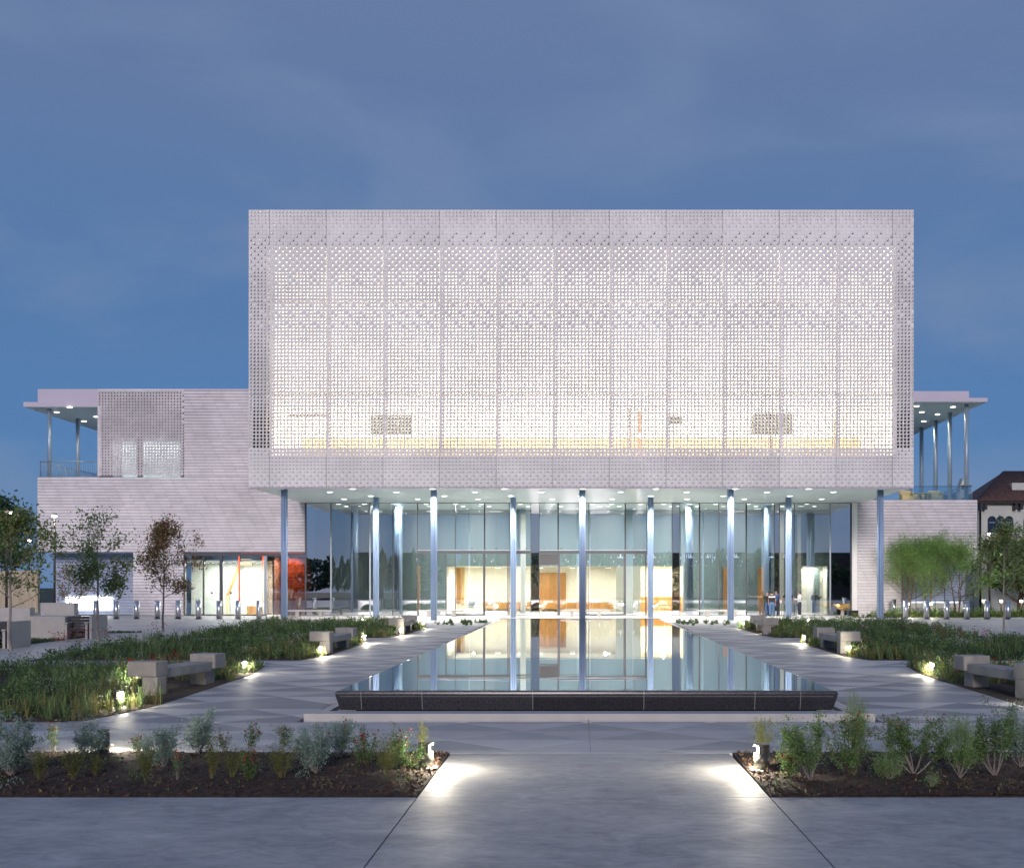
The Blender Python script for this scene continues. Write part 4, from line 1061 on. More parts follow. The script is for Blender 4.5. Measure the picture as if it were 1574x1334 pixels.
# clusters of red and orange blossom at the rim of the beds
for (px, Y, n, sp) in ((108, 37, 9, .6), (150, 41, 4, .7), (235, 45, 4, .8), (240, 25.8, 5, .6), (275, 27, 5, .5), (215, 26.3, 4, .5), (1445, 45, 9, 1.2), (1480, 40, 6, 1.2), (1545, 25.5, 5, .8)):
    P = np.array([[PX(px, Y), Y]])+NR.normal(size=(n, 2))*np.array([sp, .5*sp])
    clumps(P, np.full(n, .60), np.full(n, .2), 14, M_PINK if n > 5 else M_RED, 'blossom', .045 if Y < 30 else .06, .8, .25)
for b in (D1, D2):
    P = sample(b, 22); clumps(P, NR.uniform(.15, .4, len(P)), NR.uniform(.08, .2, len(P)), 50, M_LEAF_DARK, 'small_bed_plants', .07)
    tufts(P, NR.uniform(.2, .5, len(P)), np.full(len(P), .15), 12, M_LEAF_GREEN, 'small_bed_grass', wid=.014)
# grass around the slatted benches at left, and shrubs under the feathery trees
for (x0, x1, y0, y1) in ((-25.5, -20.5, 35.5, 44), (-24, -19.8, 45.5, 47.5)):
    mb = MB().prism([(x0, y0), (x1, y0+1.5), (x1, y1), (x0, y1)], lambda x, y: gz(y)-.05, lambda x, y: gz(y)+.008).obj('lawn', M_TERRAIN, kind='structure')
    P = sample([(x0, y0), (x1, y0+1.5), (x1, y1), (x0, y1)], int((x1-x0)*(y1-y0)*45)); tufts(P, np.full(len(P), .12), np.full(len(P), .06), 6, M_GRASS, 'lawn_grass', wid=.012)
lawnR = [(17.5, 66.9), (38, 67.4), (38, 70.9), (24, 70.9)]
MB().prism(lawnR, 0, .03).obj('lawn', M_TERRAIN, kind='structure')
P = sample(lawnR, 900); tufts(P, NR.uniform(.15, .5, len(P)), np.full(len(P), .2), 10, M_LEAF_BRIGHT, 'lawn_grass', wid=.018)
P = sample(lawnR, 160); clumps(P, NR.uniform(.4, .9, len(P)), NR.uniform(.2, .45, len(P)), 60, M_LEAF_GREEN, 'low_hedge_plants', .10)

# ------------------------------------------------------------------ individual shrubs of the two front beds
def shrub(px, Y, top, w, kind, label, seed, base_dz=.05):
    """px = base position in the photo's columns at depth Y, top = height in m"""
    w *= 1.15; top *= 1.05; rr = random.Random(seed); x = PX(px, Y); root = empty('shrub', (x, Y, -.36+base_dz), 0, label, 'shrub', 'shrubs in the two front beds')
    nst = {'silver': 11, 'red': 10, 'wispy': 18, 'woody': 9, 'thin': 7, 'feather': 14, 'grass': 0}[kind]
    st = MB(); ends = []
    for k in range(nst):
        a = rr.uniform(0, 2*math.pi); sp = rr.uniform(.15, 1)*w*.5*(.6 if kind in ('thin', 'wispy') else 1); h = top*rr.uniform(.62, 1.0)*(1-.35*(sp/(w*.5))**2)
        pts = []; 
        for i in range(6):
            t = i/5; pts.append(Vector((math.cos(a)*sp*t**.8 + rr.gauss(0, .008), math.sin(a)*sp*t**.8*.9 + rr.gauss(0, .008), h*t)))
        r0 = {'woody': .009, 'silver': .006, 'red': .005, 'wispy': .003, 'thin': .004, 'feather': .006}[kind]
        st.tube(pts, [r0*(1-.7*i/5) for i in range(6)], 4, cap=False)
        lo = {'silver': .30, 'red': .25, 'woody': .48, 'wispy': .35, 'thin': .4, 'feather': .3}[kind]
        for j in range(14):
            t = rr.uniform(lo, 1); i = min(4, int(t*5)); p = pts[i].lerp(pts[i+1], t*5-i); ends.append((p, t))
            if rr.random() < .5:
                q = p + Vector((rr.gauss(0, .07), rr.gauss(0, .07), rr.uniform(.0, .09)))*(w/.5)
                st.tube([p, q], [r0*.45, r0*.25], 3, cap=False); ends.append((q, t))
    st.obj('stems', M_STRAW if kind in ('wispy',) else M_BARKD if kind == 'red' else M_BARK, root)
    E = np.array([tuple(e[0]) for e in ends])
    cfg = {'silver': (2600, .028, M_LEAF_SILVER, .55, .030), 'red': (1500, .026, M_LEAF_GREEN, .6, .028), 'woody': (2000, .028, M_LEAF_GREEN, .55, .032),
           'wispy': (900, .030, M_LEAF_BRIGHT, .25, .02), 'thin': (650, .028, M_LEAF_GREEN, .5, .022), 'feather': (3200, .030, M_LEAF_FEATHER, .22, .035)}[kind]
    n = int(cfg[0]*(w/.5)*(top/.55)); C = E[NR.integers(0, len(E), n)] + NR.normal(size=(n, 3))*cfg[4]
    C[:, 2] = np.maximum(C[:, 2], .01)
    leaf_obj('foliage', C, cfg[1], cfg[2], root, cfg[3])
    if kind in ('red', 'thin') or (kind in ('silver', 'woody') and rr.random() < .5):
        hi = E[E[:, 2] > np.quantile(E[:, 2], .6)]; n = 26 if kind == 'red' else 9; q = hi[NR.integers(0, len(hi), n)]
        q = np.repeat(q, 4, 0)+NR.normal(size=(n*4, 3))*.012; q[:, 2] += .02
        leaf_obj('flowers', q, .022, M_RED, root, .8)
    return root
SH = [
 (18, 12.6, .78, .75, 'silver', 'large silver leaved shrub at the left edge of the left front bed'),
 (60, 12.2, .42, .30, 'wispy', 'wispy green tuft just right of the large silver shrub at the left edge'),
 (83, 14.3, .42, .30, 'thin', 'small yellow green shrub left of the dark lamp seen from behind'),
 (112, 12.3, .42, .40, 'wispy', 'low straw coloured tuft in front of the dark lamp in the left bed'),
 (138, 14.05, .52, .48, 'silver', 'round silver shrub that hides the top of the dark lamp in the left bed'),
 (147, 12.6, .30, .26, 'wispy', 'small grassy tuft directly below the dark lamp in the left bed'),
 (214, 14.1, .38, .34, 'thin', 'small red flowered shrub right of the dark lamp in the left bed'),
 (250, 13.2, .55, .52, 'silver', 'silver shrub of middle size in the middle of the left front bed'),
 (222, 12.3, .46, .42, 'wispy', 'bare spreading wispy plant below the middle silver shrub'),
 (272, 12.3, .34, .22, 'thin', 'tiny dark plant with one red flower low in the left bed'),
 (308, 14.3, .62, .46, 'silver', 'upright silver shrub at the back edge of the left front bed'),
 (326, 12.4, .50, .30, 'wispy', 'upright tapering grass tuft in the front of the left bed'),
 (346, 14.2, .36, .28, 'thin', 'thin leafy plant just right of the upright silver shrub'),
 (357, 12.5, .40, .40, 'wispy', 'twiggy half bare plant left of the low red flowered shrub'),
 (384, 14.2, .46, .36, 'thin', 'thin shrub with a tall red flower spike at the back of the left bed'),
 (381, 12.3, .36, .34, 'red', 'low dark green shrub dotted with red flowers at the front of the left bed'),
 (433, 14.2, .46, .44, 'thin', 'dark leafed open shrub at the back of the left bed near the pool side'),
 (433, 12.4, .44, .48, 'wispy', 'brown fan shaped wispy plant near the right part of the left bed'),
 (486, 12.8, .66, .58, 'silver', 'largest silver shrub of the right half of the left front bed'),
 (524, 14.0, .52, .48, 'silver', 'silver shrub at the back of the left bed behind the largest one'),
 (563, 13.3, .55, .34, 'red', 'green shrub with small red flowers at the back, right of the silver shrubs'),
 (595, 12.5, .52, .52, 'wispy', 'yellow green spreading shrub lit by the left front lamp'),
 (622, 12.9, .58, .44, 'red', 'tall green shrub with red flowers leaning to the left front lamp'),
 (650, 14.1, .50, .24, 'wispy', 'straw coloured grass just behind the left front lamp'),
 (1172, 14.2, .55, .50, 'wispy', 'pink tipped straw plant brightly lit behind the right front lamp'),
 (1211, 12.5, .36, .42, 'red', 'low bushy green plant right of the right front lamp'),
 (1246, 12.3, .90, .66, 'woody', 'tall many stemmed woody shrub right of the right front lamp'),
 (1308, 12.5, .78, .62, 'red', 'dense green shrub with red flowers in the left part of the right bed'),
 (1316, 14.1, .95, .36, 'feather', 'tallest slender shrub that reaches over the pool kerb'),
 (1366, 12.4, .38, .42, 'feather', 'low dark green plant between the red flowered and the open shrub'),
 (1405, 12.7, .72, .80, 'woody', 'wide open shrub with bare arching stems in the right bed'),
 (1432, 12.0, .16, .16, 'feather', 'tiny seedling on the mulch at the front of the right bed'),
 (1476, 12.5, .82, .46, 'feather', 'upright feathery shrub with bare stems in the right bed'),
 (1530, 12.6, .82, .62, 'woody', 'large mixed green shrub near the right edge of the photo'),
 (1568, 13.2, .78, .55, 'silver', 'greyish shrub cut by the right edge of the photo'),
 (1368, 14.2, .60, .44, 'thin', 'thin dark shrub at the back edge of the right front bed'),
 (1440, 14.3, .60, .50, 'thin', 'thin shrub at the back edge behind the open stemmed shrub'),
]
for i, (px, Y, top, w, kd, lab) in enumerate(SH): shrub(px, Y, top, w, kd, lab, 100+i)


for b in (bedL, bedR):
    P = sample_(b, 75); n = len(P)
    def low(P, nl, m, nm, h, w, ls, asp=.5):
        k = len(P)*nl; base = np.repeat(P, nl, 0); u = NR.normal(size=(k, 3)); u /= np.linalg.norm(u, axis=1)[:, None]
        leaf_obj(nm, np.stack([base[:, 0]+u[:, 0]*w, base[:, 1]+u[:, 1]*w, -.30+h*np.abs(u[:, 2])], 1), ls, m, None, asp, .4)
    low(P[:34], 70, M_LEAF_GREEN, 'low_weeds', .10, .11, .026); low(P[34:55], 60, M_STRAW, 'dry_weeds', .13, .10, .04, .15); low(P[55:], 70, M_LEAF_SILVER, 'silver_seedlings', .10, .09, .024)
    Q = sample_(b, 420); leaf_obj('leaf_litter', np.stack([Q[:, 0], Q[:, 1], np.full(len(Q), -.292)], 1), .05, M_STRAW, None, .5, 3.0)
# ================================================================== LAMPS
def path_lamp(x, y, aim, label, power=26, h=.34, r=.085, z=None, grp='stubby path lamps'):
    """short cylinder with a lit aperture near the top; aim = heading of the aperture (radians, 0 = +x)"""
    z = gz(y) if z is None else z
    root = empty('path_lamp', (x, y, z), aim, label, 'path lamp', grp)
    n = 24
    body = MB(); 
    # body with the aperture cut out of the shaft: ring below, ring above, back wall between
    za, zb_ = h-.12, h-.035
    body.cyl(0, 0, .02, za, r, n); body.cyl(0, 0, zb_, h, r, n)
    V = []; Fq = []
    ks = [k for k in range(n+1)]
    a0, a1 = rad(62), rad(298)
    for k in range(17):
        a = a0+(a1-a0)*k/16
        V += [(math.cos(a)*r, math.sin(a)*r, za), (math.cos(a)*r, math.sin(a)*r, zb_), (math.cos(a)*r*.55, math.sin(a)*r*.55, za), (math.cos(a)*r*.55, math.sin(a)*r*.55, zb_)]
    for k in range(16): Fq += [(4*k, 4*k+4, 4*k+5, 4*k+1), (4*k+2, 4*k+3, 4*k+7, 4*k+6)]
    Fq += [(0, 1, 3, 2), (64, 66, 67, 65)]
    body.add(V, Fq)
    body.obj('housing', M_LAMPB, root)
    MB().cyl(0, 0, 0, .02, r*1.5, n).obj('base_plate', M_KERB, root)
    MB().cyl(.012, 0, za+.002, zb_-.002, r*.5, 12).obj('lens', M_LENS, root)
    lamp('POINT', 'path_beam', (r+.06, 0, h-.07), power, (1, .90, .70), .03, None, root)
    return root
M_LAMPB = mat('anthracite_housing', (.10, .095, .08), .35, metal=.5)
PL = [(-1.94, 13.35, 0, 'front path lamp beside the left bed tip, aperture towards the centre path', 24),
      (2.34, 13.2, math.pi, 'front path lamp at the left tip of the right bed, seen fully', 24),
      (-6.6, 14.5, math.pi/2, 'dark path lamp seen from behind in the left front bed', 26),
      (7.6, 14.5, math.pi/2, 'path lamp just outside the right edge behind the right front bed', 26),
      (-8.85, 20.1, -.5, 'path lamp at the near corner of the big left bed before the bench', 16),
      (-10.3, 24.5, -2.4, 'path lamp shining behind the nearest left bench', 14),
      (-8.72, 27.2, -.6, 'path lamp beyond the nearest left bench', 16),
      (-8.17, 33.0, -.6, 'path lamp just before the second left bench', 16),
      (-8.1, 39.5, -.6, 'path lamp just beyond the second left bench', 16),
      (-7.6, 44.6, -.6, 'path lamp just before the third left bench', 16),
      (-7.5, 50.5, -.6, 'path lamp beyond the third left bench, farthest on the left', 16),
      (-11.3, 55, -1.6, 'path lamp glowing inside the far left bed before the columns', 12),
      (9.35, 20.4, math.pi+.5, 'path lamp beside the nearest right bench at the right edge', 16),
      (9.16, 26.8, math.pi+.6, 'path lamp left of the nearest right bench', 16),
      (8.76, 33.3, math.pi+.6, 'path lamp just before the second right bench', 16),
      (8.6, 39.3, math.pi+.6, 'path lamp just beyond the second right bench', 16),
      (8.45, 45.8, math.pi+.6, 'path lamp just before the third right bench', 16),
      (8.1, 50.5, math.pi+.6, 'path lamp beyond the third right bench, farthest on the right', 14),
      (11.2, 25.5, 1.2, 'dark path lamp behind the nearest right bench among lit plants', 14),
      (12.2, 55, -1.6, 'path lamp glowing inside the far right bed before the people', 12)]
for x, y, a, lab, pw in PL: path_lamp(x, y, a, lab, pw*3.2, z=(gz(y)+(.03 if y < 16 else 0)), r=.10 if y < 14 else .085)
# street lamps
def street_lamp(px, Y, top, label, arm=0):
    x = PX(px, Y); root = empty('street_lamp', (x, Y, 0), 0, label, 'street lamp', 'street lamps left of the wing')
    H = PZ(top, Y)
    MB().cyl(0, 0, .12, H, .075, 12, r1=.055).obj('pole', M_POLE, root)
    MB().box(-.2, .2, -.2, .2, 0, .12).obj('foot', M_POLE, root)
    hd = MB().bbox(-.1+min(arm, 0), .1+max(arm, 0), -.12, .12, H, H+.12, .02)
    hd = hd.obj('lamp_head', M_POLE, root)
    MB().box(-.08+arm*.8, .08+arm*.8, -.2, .1, H-.10, H-.005).obj('lens', M_STREET, root)
    lamp('POINT', 'street_glow', (arm*.8, -.35, H-.2), 90, (1, .96, .9), .08, None, root)
    return root
street_lamp(84, 66, 792, 'tall brown lamp post standing before the left wing wall')
street_lamp(10, 60, 788, 'tall lamp post at the left edge with its head reaching right', .35)
street_lamp(45, 96, 830, 'small distant greenish lamp between the trees at far left')
street_lamp(1521, 73, 820, 'small lamp on a pole before the tiled house')['group'] = 'street lamps right of the wing'
for k, px in enumerate((1512, 1539, 1570)):
    Y = 68.5; x = PX(px, Y); root = empty('garden_lamp', (x, Y, 0), 0, ('leftmost', 'middle', 'rightmost')[k]+' of the three glowing garden lamps under the trees at right', 'garden lamp', 'garden lamps at right')
    MB().cyl(0, 0, 0, .95, .05, 10).obj('post', M_POLE, root); MB().cyl(0, 0, .95, 1.1, .085, 12).obj('lens', M_LENS, root)
    lamp('POINT', 'garden_glow', (0, -.25, 1.05), 14, (1, .95, .7), .05, None, root)
for px, lab in ((1396, 'low garden lamp glowing at the foot of the leftmost feathery tree'), (1431, 'low garden lamp glowing at the foot of the middle feathery tree')):
    Y = 67.6; root = empty('garden_lamp', (PX(px, Y), Y, 0), 0, lab, 'garden lamp', 'garden lamps at right')
    MB().cyl(0, 0, 0, .8, .05, 10).obj('post', M_POLE, root); MB().cyl(0, 0, .8, .92, .08, 12).obj('lens', M_LENS, root)
    lamp('POINT', 'garden_glow', (0, -.25, .95), 45, (1, .95, .65), .05, None, root)
# ================================================================== STEEL BOLLARDS
def bollard(px, Y, label):
    x = PX(px, Y); root = empty('bollard', (x, Y, 0), 0, label, 'bollard', 'steel bollards before the wings')
    m = MB(); m.cyl(0, 0, .0, 1.10, .16, 20); m.tube([(0, 0, 1.10), (0, 0, 1.13), (0, 0, 1.14)], [.16, .145, .10], 20)
    m.obj('post', M_STEEL, root); MB().cyl(0, 0, -.01, .02, .2, 20).obj('collar', M_FRAME, root)
    return root
ordn = ['first', 'second', 'third', 'fourth', 'fifth', 'sixth', 'seventh', 'eighth', 'ninth']
LB = [117, 148, 179, 210, 242, 274, 305, 337, 366, 398]
for k, px in enumerate(LB[1:]): bollard(px, 64, f'brushed steel bollard, {ordn[k]} from the left before the left wing')
for k, px in enumerate((1392, 1424, 1455, 1486, 1517, 1549)): bollard(px, 63.5, f'brushed steel bollard, {ordn[k]} from the left before the right wing')
bollard(1374, 71-.8, 'short black post by the wall right of the last blue column')
# ================================================================== CONCRETE BENCHES beside the pool
def pool_bench(xn, yn, xf, yf, side, label):
    """near block at (xn,yn), far block at (xf,yf); side=+1 faces +x"""
    zg = gz((yn+yf)/2)
    L = math.hypot(xf-xn, yf-yn); ang = math.atan2(yf-yn, xf-xn) - math.pi/2
    root = empty('concrete_bench', (xn, yn, zg), ang, label, 'bench', 'concrete benches along the pool walk')
    s = side
    def bx(a, c, *r, **k): return MB().bbox(min(a, c), max(a, c), *r, **k)
    bx(-.34, .33, -.22, .24, .40, .72, b=.015).obj('end_block', M_BENCHP, root)
    bx(-.32+.03*s, .33+.03*s, L-.24, L+.24, .40, .74, b=.015).obj('end_block', M_BENCHP, root)
    bx(-.27, .29, .245, L-.245, .34, .56, b=.015).obj('seat', M_BENCHP, root)
    bx(-.02 if s > 0 else -.33, .33 if s > 0 else .02, -.17, .19, 0, .398, b=.01).obj('leg', M_BENCHP, root)
    bx(-.30, .10, L-.2, L+.2, 0, .398, b=.01).obj('leg', M_BENCHP, root) if s > 0 else bx(-.10, .30, L-.2, L+.2, 0, .398, b=.01).obj('leg', M_BENCHP, root)
    return root
pool_bench(-9.20, 22.3, -8.76, 24.6, 1, 'nearest concrete bench on the left of the pool, beside the big planted bed')
pool_bench(-8.42, 34.3, -8.24, 37.0, 1, 'second concrete bench along the left of the pool')
pool_bench(-7.85, 45.4, -7.85, 48.6, 1, 'third and farthest concrete bench on the left of the pool')
pool_bench(9.50, 21.6, 9.12, 24.0, -1, 'nearest concrete bench on the right of the pool, cut by the photo edge')
pool_bench(8.95, 34.3, 8.80, 37.0, -1, 'second concrete bench along the right of the pool')
pool_bench(8.42, 45.4, 8.48, 48.6, -1, 'third and farthest concrete bench on the right of the pool')
# long low benches before the glass
def low_bench(a, b, label):
    Y = 68.6; x0, x1 = PX(a, Y), PX(b, Y); root = empty('low_bench', ((x0+x1)/2, Y, 0), 0, label, 'bench', 'long low benches before the glass')
    w = (x1-x0)/2; MB().bbox(-w, w, -.25, .25, .34, .44, .012).obj('seat', M_KERB, root)
    for s in (-.55, .55): MB().bbox(w*s-.12, w*s+.12, -.18, .18, 0, .338, .01).obj('leg', M_BENCH, root)
low_bench(443, 508, 'long low bench left of the lobby before the dark glass'); low_bench(644, 713, 'long low bench before the left entrance doors')
low_bench(862, 938, 'long low bench before the middle entrance doors'); low_bench(1070, 1146, 'long low bench before the right part of the lobby glass')
MB().bbox(PX(391, 60), PX(540, 60), 59.7, 60.2, 0, .12, .01).obj('stone_step', M_KERB, None)
tag(bpy.data.objects['stone_step'], 'low pale stone step under the leftmost blue column', 'step')
o = MB().bbox(PX(1330, 60), PX(1400, 60), 59.7, 60.2, 0, .12, .01).obj('stone_step', M_KERB, None); tag(o, 'low pale stone step under the rightmost blue column', 'step')
# concrete planters / slatted bench blocks at left
M_SLAT = mat('dark_timber_slat', (.045, .04, .045), .6, island=.15, var=.2, scale=5)
def slat_bench(x0, x1, xs, Y, label):
    zg = gz(Y); root = empty('slatted_bench', (x0, Y, zg), 0, label, 'bench', 'concrete benches with dark slatted backs')
    w = x1-x0; s = xs-x0; H = .93
    MB().bbox(0, s, -.25, 1.1, 0, H, .015).obj('concrete_block', M_BENCH, root)
    MB().prism([(w-.10, -.30), (w, -.30), (w, 1.1), (w-.10, 1.1)], 0, H+.02).obj('end_panel', M_BENCH, root)
    for k in range(7):
        MB().bbox(s+.01, w-.11, .28-.03*k, .33-.03*k, .10+k*.12, .10+k*.12+.10, .006).obj('slat', M_SLAT, root)
    for a in (s+.02, w-.26):
        MB().bbox(a, a+.14, -.40, .05, .62, .68, .01).obj('armrest', M_BENCH, root)
        MB().prism([(a+.01, -.33), (a+.10, -.33), (a+.10, -.05), (a+.01, -.05)], 0, .618).obj('arm_post', M_BENCH, root)
    MB().bbox(s+.17, w-.27, -.36, .1, .38, .44, .01).obj('seat', M_SLAT, root)
slat_bench(PX(36, 42), PX(141, 42), PX(99, 42), 42.3, 'grey concrete block with slatted dark seat between the two left young trees')
slat_bench(PX(-40, 36.5), PX(13, 36.5), PX(-20, 36.5), 36.9, 'slatted bench cut by the left edge behind the nearest young tree')
# low concrete walls behind
for (a, b, Y, h, lab) in ((-20, 46, 52, .98, 'low grey concrete wall at the left edge behind the slatted bench'), (62, 114, 55, 1.15, 'low concrete wall block right of the lamp post base')):
    x0, x1 = PX(a, Y), PX(b, Y); o = MB().bbox(x0, x1, Y, Y+.5, gz(Y)-.1, gz(Y)+h, .02).obj('garden_wall', M_BENCH); tag(o, lab, 'wall')
o = MB().box(-60, PX(58, 80), 80, 80.3, 0, 3.2).obj('timber_fence', mat('warm_fence_board', (.45, .38, .26), .7, var=.2, scale=1.5, stretch=(6, 1, .3))); tag(o, 'tall warm lit boarded fence left of the building behind the trees', 'fence')
o = MB().bbox(PX(1398, 70), PX(1480, 70), 70, 70.25, 0, .9, .02).obj('garden_wall', mat('pale_low_wall', (.50,.50,.48), .6)); tag(o, 'low pale wall below the glowing window behind the feathery trees', 'wall')
# black railings under the feathery trees
rt = empty('garden_railing', (PX(1452, 68.2), 68.2, 0), 0, 'thin black metal railing among the feathery trees', 'railing')
w = (PX(1496, 68.2)-PX(1408, 68.2))/2
MB().tube([(-w, 0, 1.1), (w, 0, 1.1)], .02, 6).tube([(-w, 0, .55), (w, 0, .55)], .015, 5).obj('rail', M_BLACKMETAL, rt)
for k in range(7): MB().tube([(-w+2*w*k/6, 0, 0), (-w+2*w*k/6, 0, 1.12 if k % 3 else 1.9)], .025, 6).obj('rail_post', M_BLACKMETAL, rt)
# fire-bowl like bronze sculpture and black box by the glass at right
sc = empty('bronze_bowl', (PX(1295, 68.5), 68.5, 0), 0, 'small golden crumpled bowl on a short pedestal right of the glass', 'sculpture')
MB().cyl(0, 0, 0, .42, .14, 12, r1=.10).obj('pedestal', M_BENCH, sc)
m = MB(); rr = random.Random(5); V = []
for i in range(7):
    for k in range(18):
        a = 2*math.pi*k/18; t = i/6; r_ = (.09+.32*math.sin(t*math.pi*.62))*(1+.18*math.sin(3*a+i)+rr.gauss(0, .05)); V.append((r_*math.cos(a)*1.3, r_*math.sin(a), .42+.42*t+rr.gauss(0, .015)))
m.add(V, [(i*18+k, i*18+(k+1) % 18, (i+1)*18+(k+1) % 18, (i+1)*18+k) for i in range(6) for k in range(18)])
m.obj('bowl', mat('bronze', (.50, .33, .12), .35, metal=.8), sc)
bx_ = empty('equipment_box', (PX(1311, 69.4), 69.4, 0), 0, 'black box on the ground against the corner right of the glass', 'box')
MB().bbox(-.32, .32, -.2, .2, .02, .36, .02).obj('case', M_BLACKMETAL, bx_); MB().bbox(-.34, .34, -.22, .22, .36, .40, .008).obj('lid', M_BLACKMETAL, bx_)
# lobby furniture
def lobby_chair(px, py, label):
    Y = 78.9; ch = empty('lobby_chair', (PX(px, Y), Y, 0), 0, label, 'chair', 'pale chairs in the hall')
    Mc = mat('grey_chair', (.33, .38, .42), .5)
    MB().bbox(-.3, .3, -.3, .3, .38, .48, .02).obj('seat', Mc, ch); MB().bbox(-.3, .3, .24, .32, .5, .95, .02).obj('backrest', Mc, ch)
    for a in (-.26, .26):
        for b in (-.26, .26): MB().box(a-.02, a+.02, b-.02, b+.02, 0, .378).obj('leg', M_STEEL, ch)
    MB().bbox(-.34, -.30, -.28, .28, .5, .66, .01).obj('armrest', Mc, ch); MB().bbox(.30, .34, -.28, .28, .5, .66, .01).obj('armrest', Mc, ch)
lobby_chair(726, 920, 'grey armchair in the hall seen through the left entrance'); lobby_chair(954, 920, 'grey armchair in the hall seen through the right entrance')
# terrace furniture at right
M_RATTAN = mat('pale_rattan', (.62, .52, .26), .7, var=.15, scale=12)
def lounge(px, Y, w, label, kind):
    x = PX(px, Y); zf = ZR; t = empty(kind, (x, Y, zf), 0, label, 'armchair' if kind == 'terrace_armchair' else 'table', 'pale furniture on the right terrace')
    if kind == 'terrace_armchair':
        MB().bbox(-w/2, w/2, -.35, .35, .12, .42, .03).obj('seat', M_RATTAN, t); MB().bbox(-w/2, w/2, .25, .38, .43, .82, .03).obj('backrest', M_RATTAN, t)
        for s in (-1, 1): MB().bbox(s*w/2-.06, s*w/2+.06, -.36, .24, .43, .62, .02).obj('armrest', M_RATTAN, t)
    else:
        MB().bbox(-w/2, w/2, -.4, .4, .62, .68, .01).obj('table_top', M_RATTAN, t)
        for s in (-1, 1): MB().box(s*(w/2-.06)-.03, s*(w/2-.06)+.03, -.3, .3, 0, .618).obj('leg', M_RATTAN, t)
for px, Y, w, lab, kd in ((1393, 73, .8, 'leftmost pale armchair on the right terrace by the box corner', 'terrace_armchair'), (1412, 73.5, 1.2, 'pale table on the right terrace between the armchairs', 'terrace_table'), (1424, 74.4, .9, 'middle pale armchair on the right terrace', 'terrace_armchair'), (1438, 73, .8, 'rightmost pale armchair on the right terrace', 'terrace_armchair'), (1404, 74.5, .8, 'pale armchair on the right terrace behind the table', 'terrace_armchair')):
    lounge(px, Y, w, lab, kd)
# ================================================================== TILED HOUSE at right
YHs = 84.0
hs = empty('tiled_house', (PX(1560, YHs), YHs, 0), 0, 'cream house with dark hipped tile roof and arched windows at the right edge', 'house')
HX = PX(1560, YHs)
def hp(mb, name, m, parent=None, kind=None):
    o = mb.obj(name, m, None, kind); o.parent = parent or hs
    if not parent: o.matrix_parent_inverse = Matrix.Translation((-HX, -YHs, 0))
    return o
hx0, hx1 = PX(1504, YHs), PX(1700, YHs); ez = PZ(772, YHs)
hp(MB().box(hx0, hx1, YHs, YHs+4.5, 0, ez), 'wall', M_STUCCO)
# hipped roof with rows of barrel tiles
e0, e1, f0, f1 = PX(1497, YHs)-.1, hx1+.6, YHs-.7, YHs+5.3
rx0, rx1, rz = PX(1560, YHs), hx1-5.5, PZ(731, YHs)+1.2
ry = (f0+f1)/2
def ridge_z(): return rz
rf = hp(MB().add([(e0, f0, ez), (e1, f0, ez), (e1, f1, ez), (e0, f1, ez), (rx0, ry, ez+2.7), (rx1, ry, ez+2.7)],
        [(0, 1, 5, 4), (1, 2, 5), (2, 3, 4, 5), (3, 0, 4), (0, 3, 2, 1)]), 'roof', M_ROOF)
tm = MB()
n = 70
for k in range(n):
    x = e0 + (e1-e0)*(k+.5)/n
    apx = rx0
    if x < apx: t = (x-e0)/(apx-e0)
    elif x > rx1: t = (e1-x)/(e1-rx1)
    else: t = 1
    tm.tube([(x, f0, ez+.03), (x, f0+(ry-f0)*t, ez+.03+2.7*t)], .10, 5, cap=True)
hp(tm, 'tile_rows', M_ROOF, kind='stuff')
hp(MB().box(e0+.1, e1-.1, f0+.05, YHs-.01, ez-.12, ez-.005), 'eaves_board', M_BLACKMETAL)
for px in (1505, 1511, 1558, 1566):
    hp(MB().box(PX(px, YHs)-.12, PX(px, YHs)+.12, YHs-.6, YHs-.01, ez-.62, ez-.125), 'eaves_bracket', M_BLACKMETAL)
hp(MB().cyl(PX(1506, YHs), YHs-.12, 0, ez-.65, .08, 8), 'drainpipe', M_BLACKMETAL)
# dormer
hp(MB().prism([(PX(1558, 84), f0+1.0), (PX(1700, 84), f0+1.0), (PX(1700, 84), f0+2.6), (PX(1558, 84), f0+2.6)], ez+.5, ez+1.6), 'dormer', M_STUCCO)
def arch_window(px0, px1, py0, py1, Y=YHs):
    x0, x1, z0, z1 = PX(px0, Y), PX(px1, Y), PZ(py1, Y), PZ(py0, Y); r_ = (x1-x0)/2; cx = (x0+x1)/2
    pts = [(x0, z0), (x1, z0)] + [(cx+r_*math.cos(a), z1-r_+r_*math.sin(a)) for a in [math.pi*k/10 for k in range(11)]]
    fr = MB(); V = [(x, Y-.06, z) for x, z in pts]; inn = [((x-cx)*.84+cx, Y-.06, (z-(z0+z1)/2)*.93+(z0+z1)/2) for x, z in pts]; n = len(pts)
    fr.add(V+inn+[(x, Y+.0, z) for x, z in pts], [(i, (i+1) % n, n+(i+1) % n, n+i) for i in range(n)] + [(i, 2*n+i, 2*n+(i+1) % n, (i+1) % n) for i in range(n)])
    f = hp(fr, 'window', M_BLACKMETAL)
    p = MB().add([(x, y+.02, z) for x, y, z in inn], [list(range(n))]); o = p.obj('pane', M_WINDOWGLASS, f)
    g_ = MB().box(x0+.1, x1-.1, Y-.05, Y-.043, (z0*.4+z1*.6)-.03, (z0*.4+z1*.6)+.03); g_.obj('glazing_bar', M_FRAMELT, f)
for a, b in ((1518, 1531), (1531.5, 1544), (1544.5, 1557)): arch_window(a, b, 793, 818)
arch_window(1573, 1590, 793, 818)
for a, b in ((1520, 1533), (1536, 1549)):
    hp(MB().box(PX(a, YHs), PX(b, YHs), YHs-.06, YHs-.005, PZ(862, YHs), PZ(838, YHs)), 'window', emis('lit_window', (1, .85, .5), 1.0))
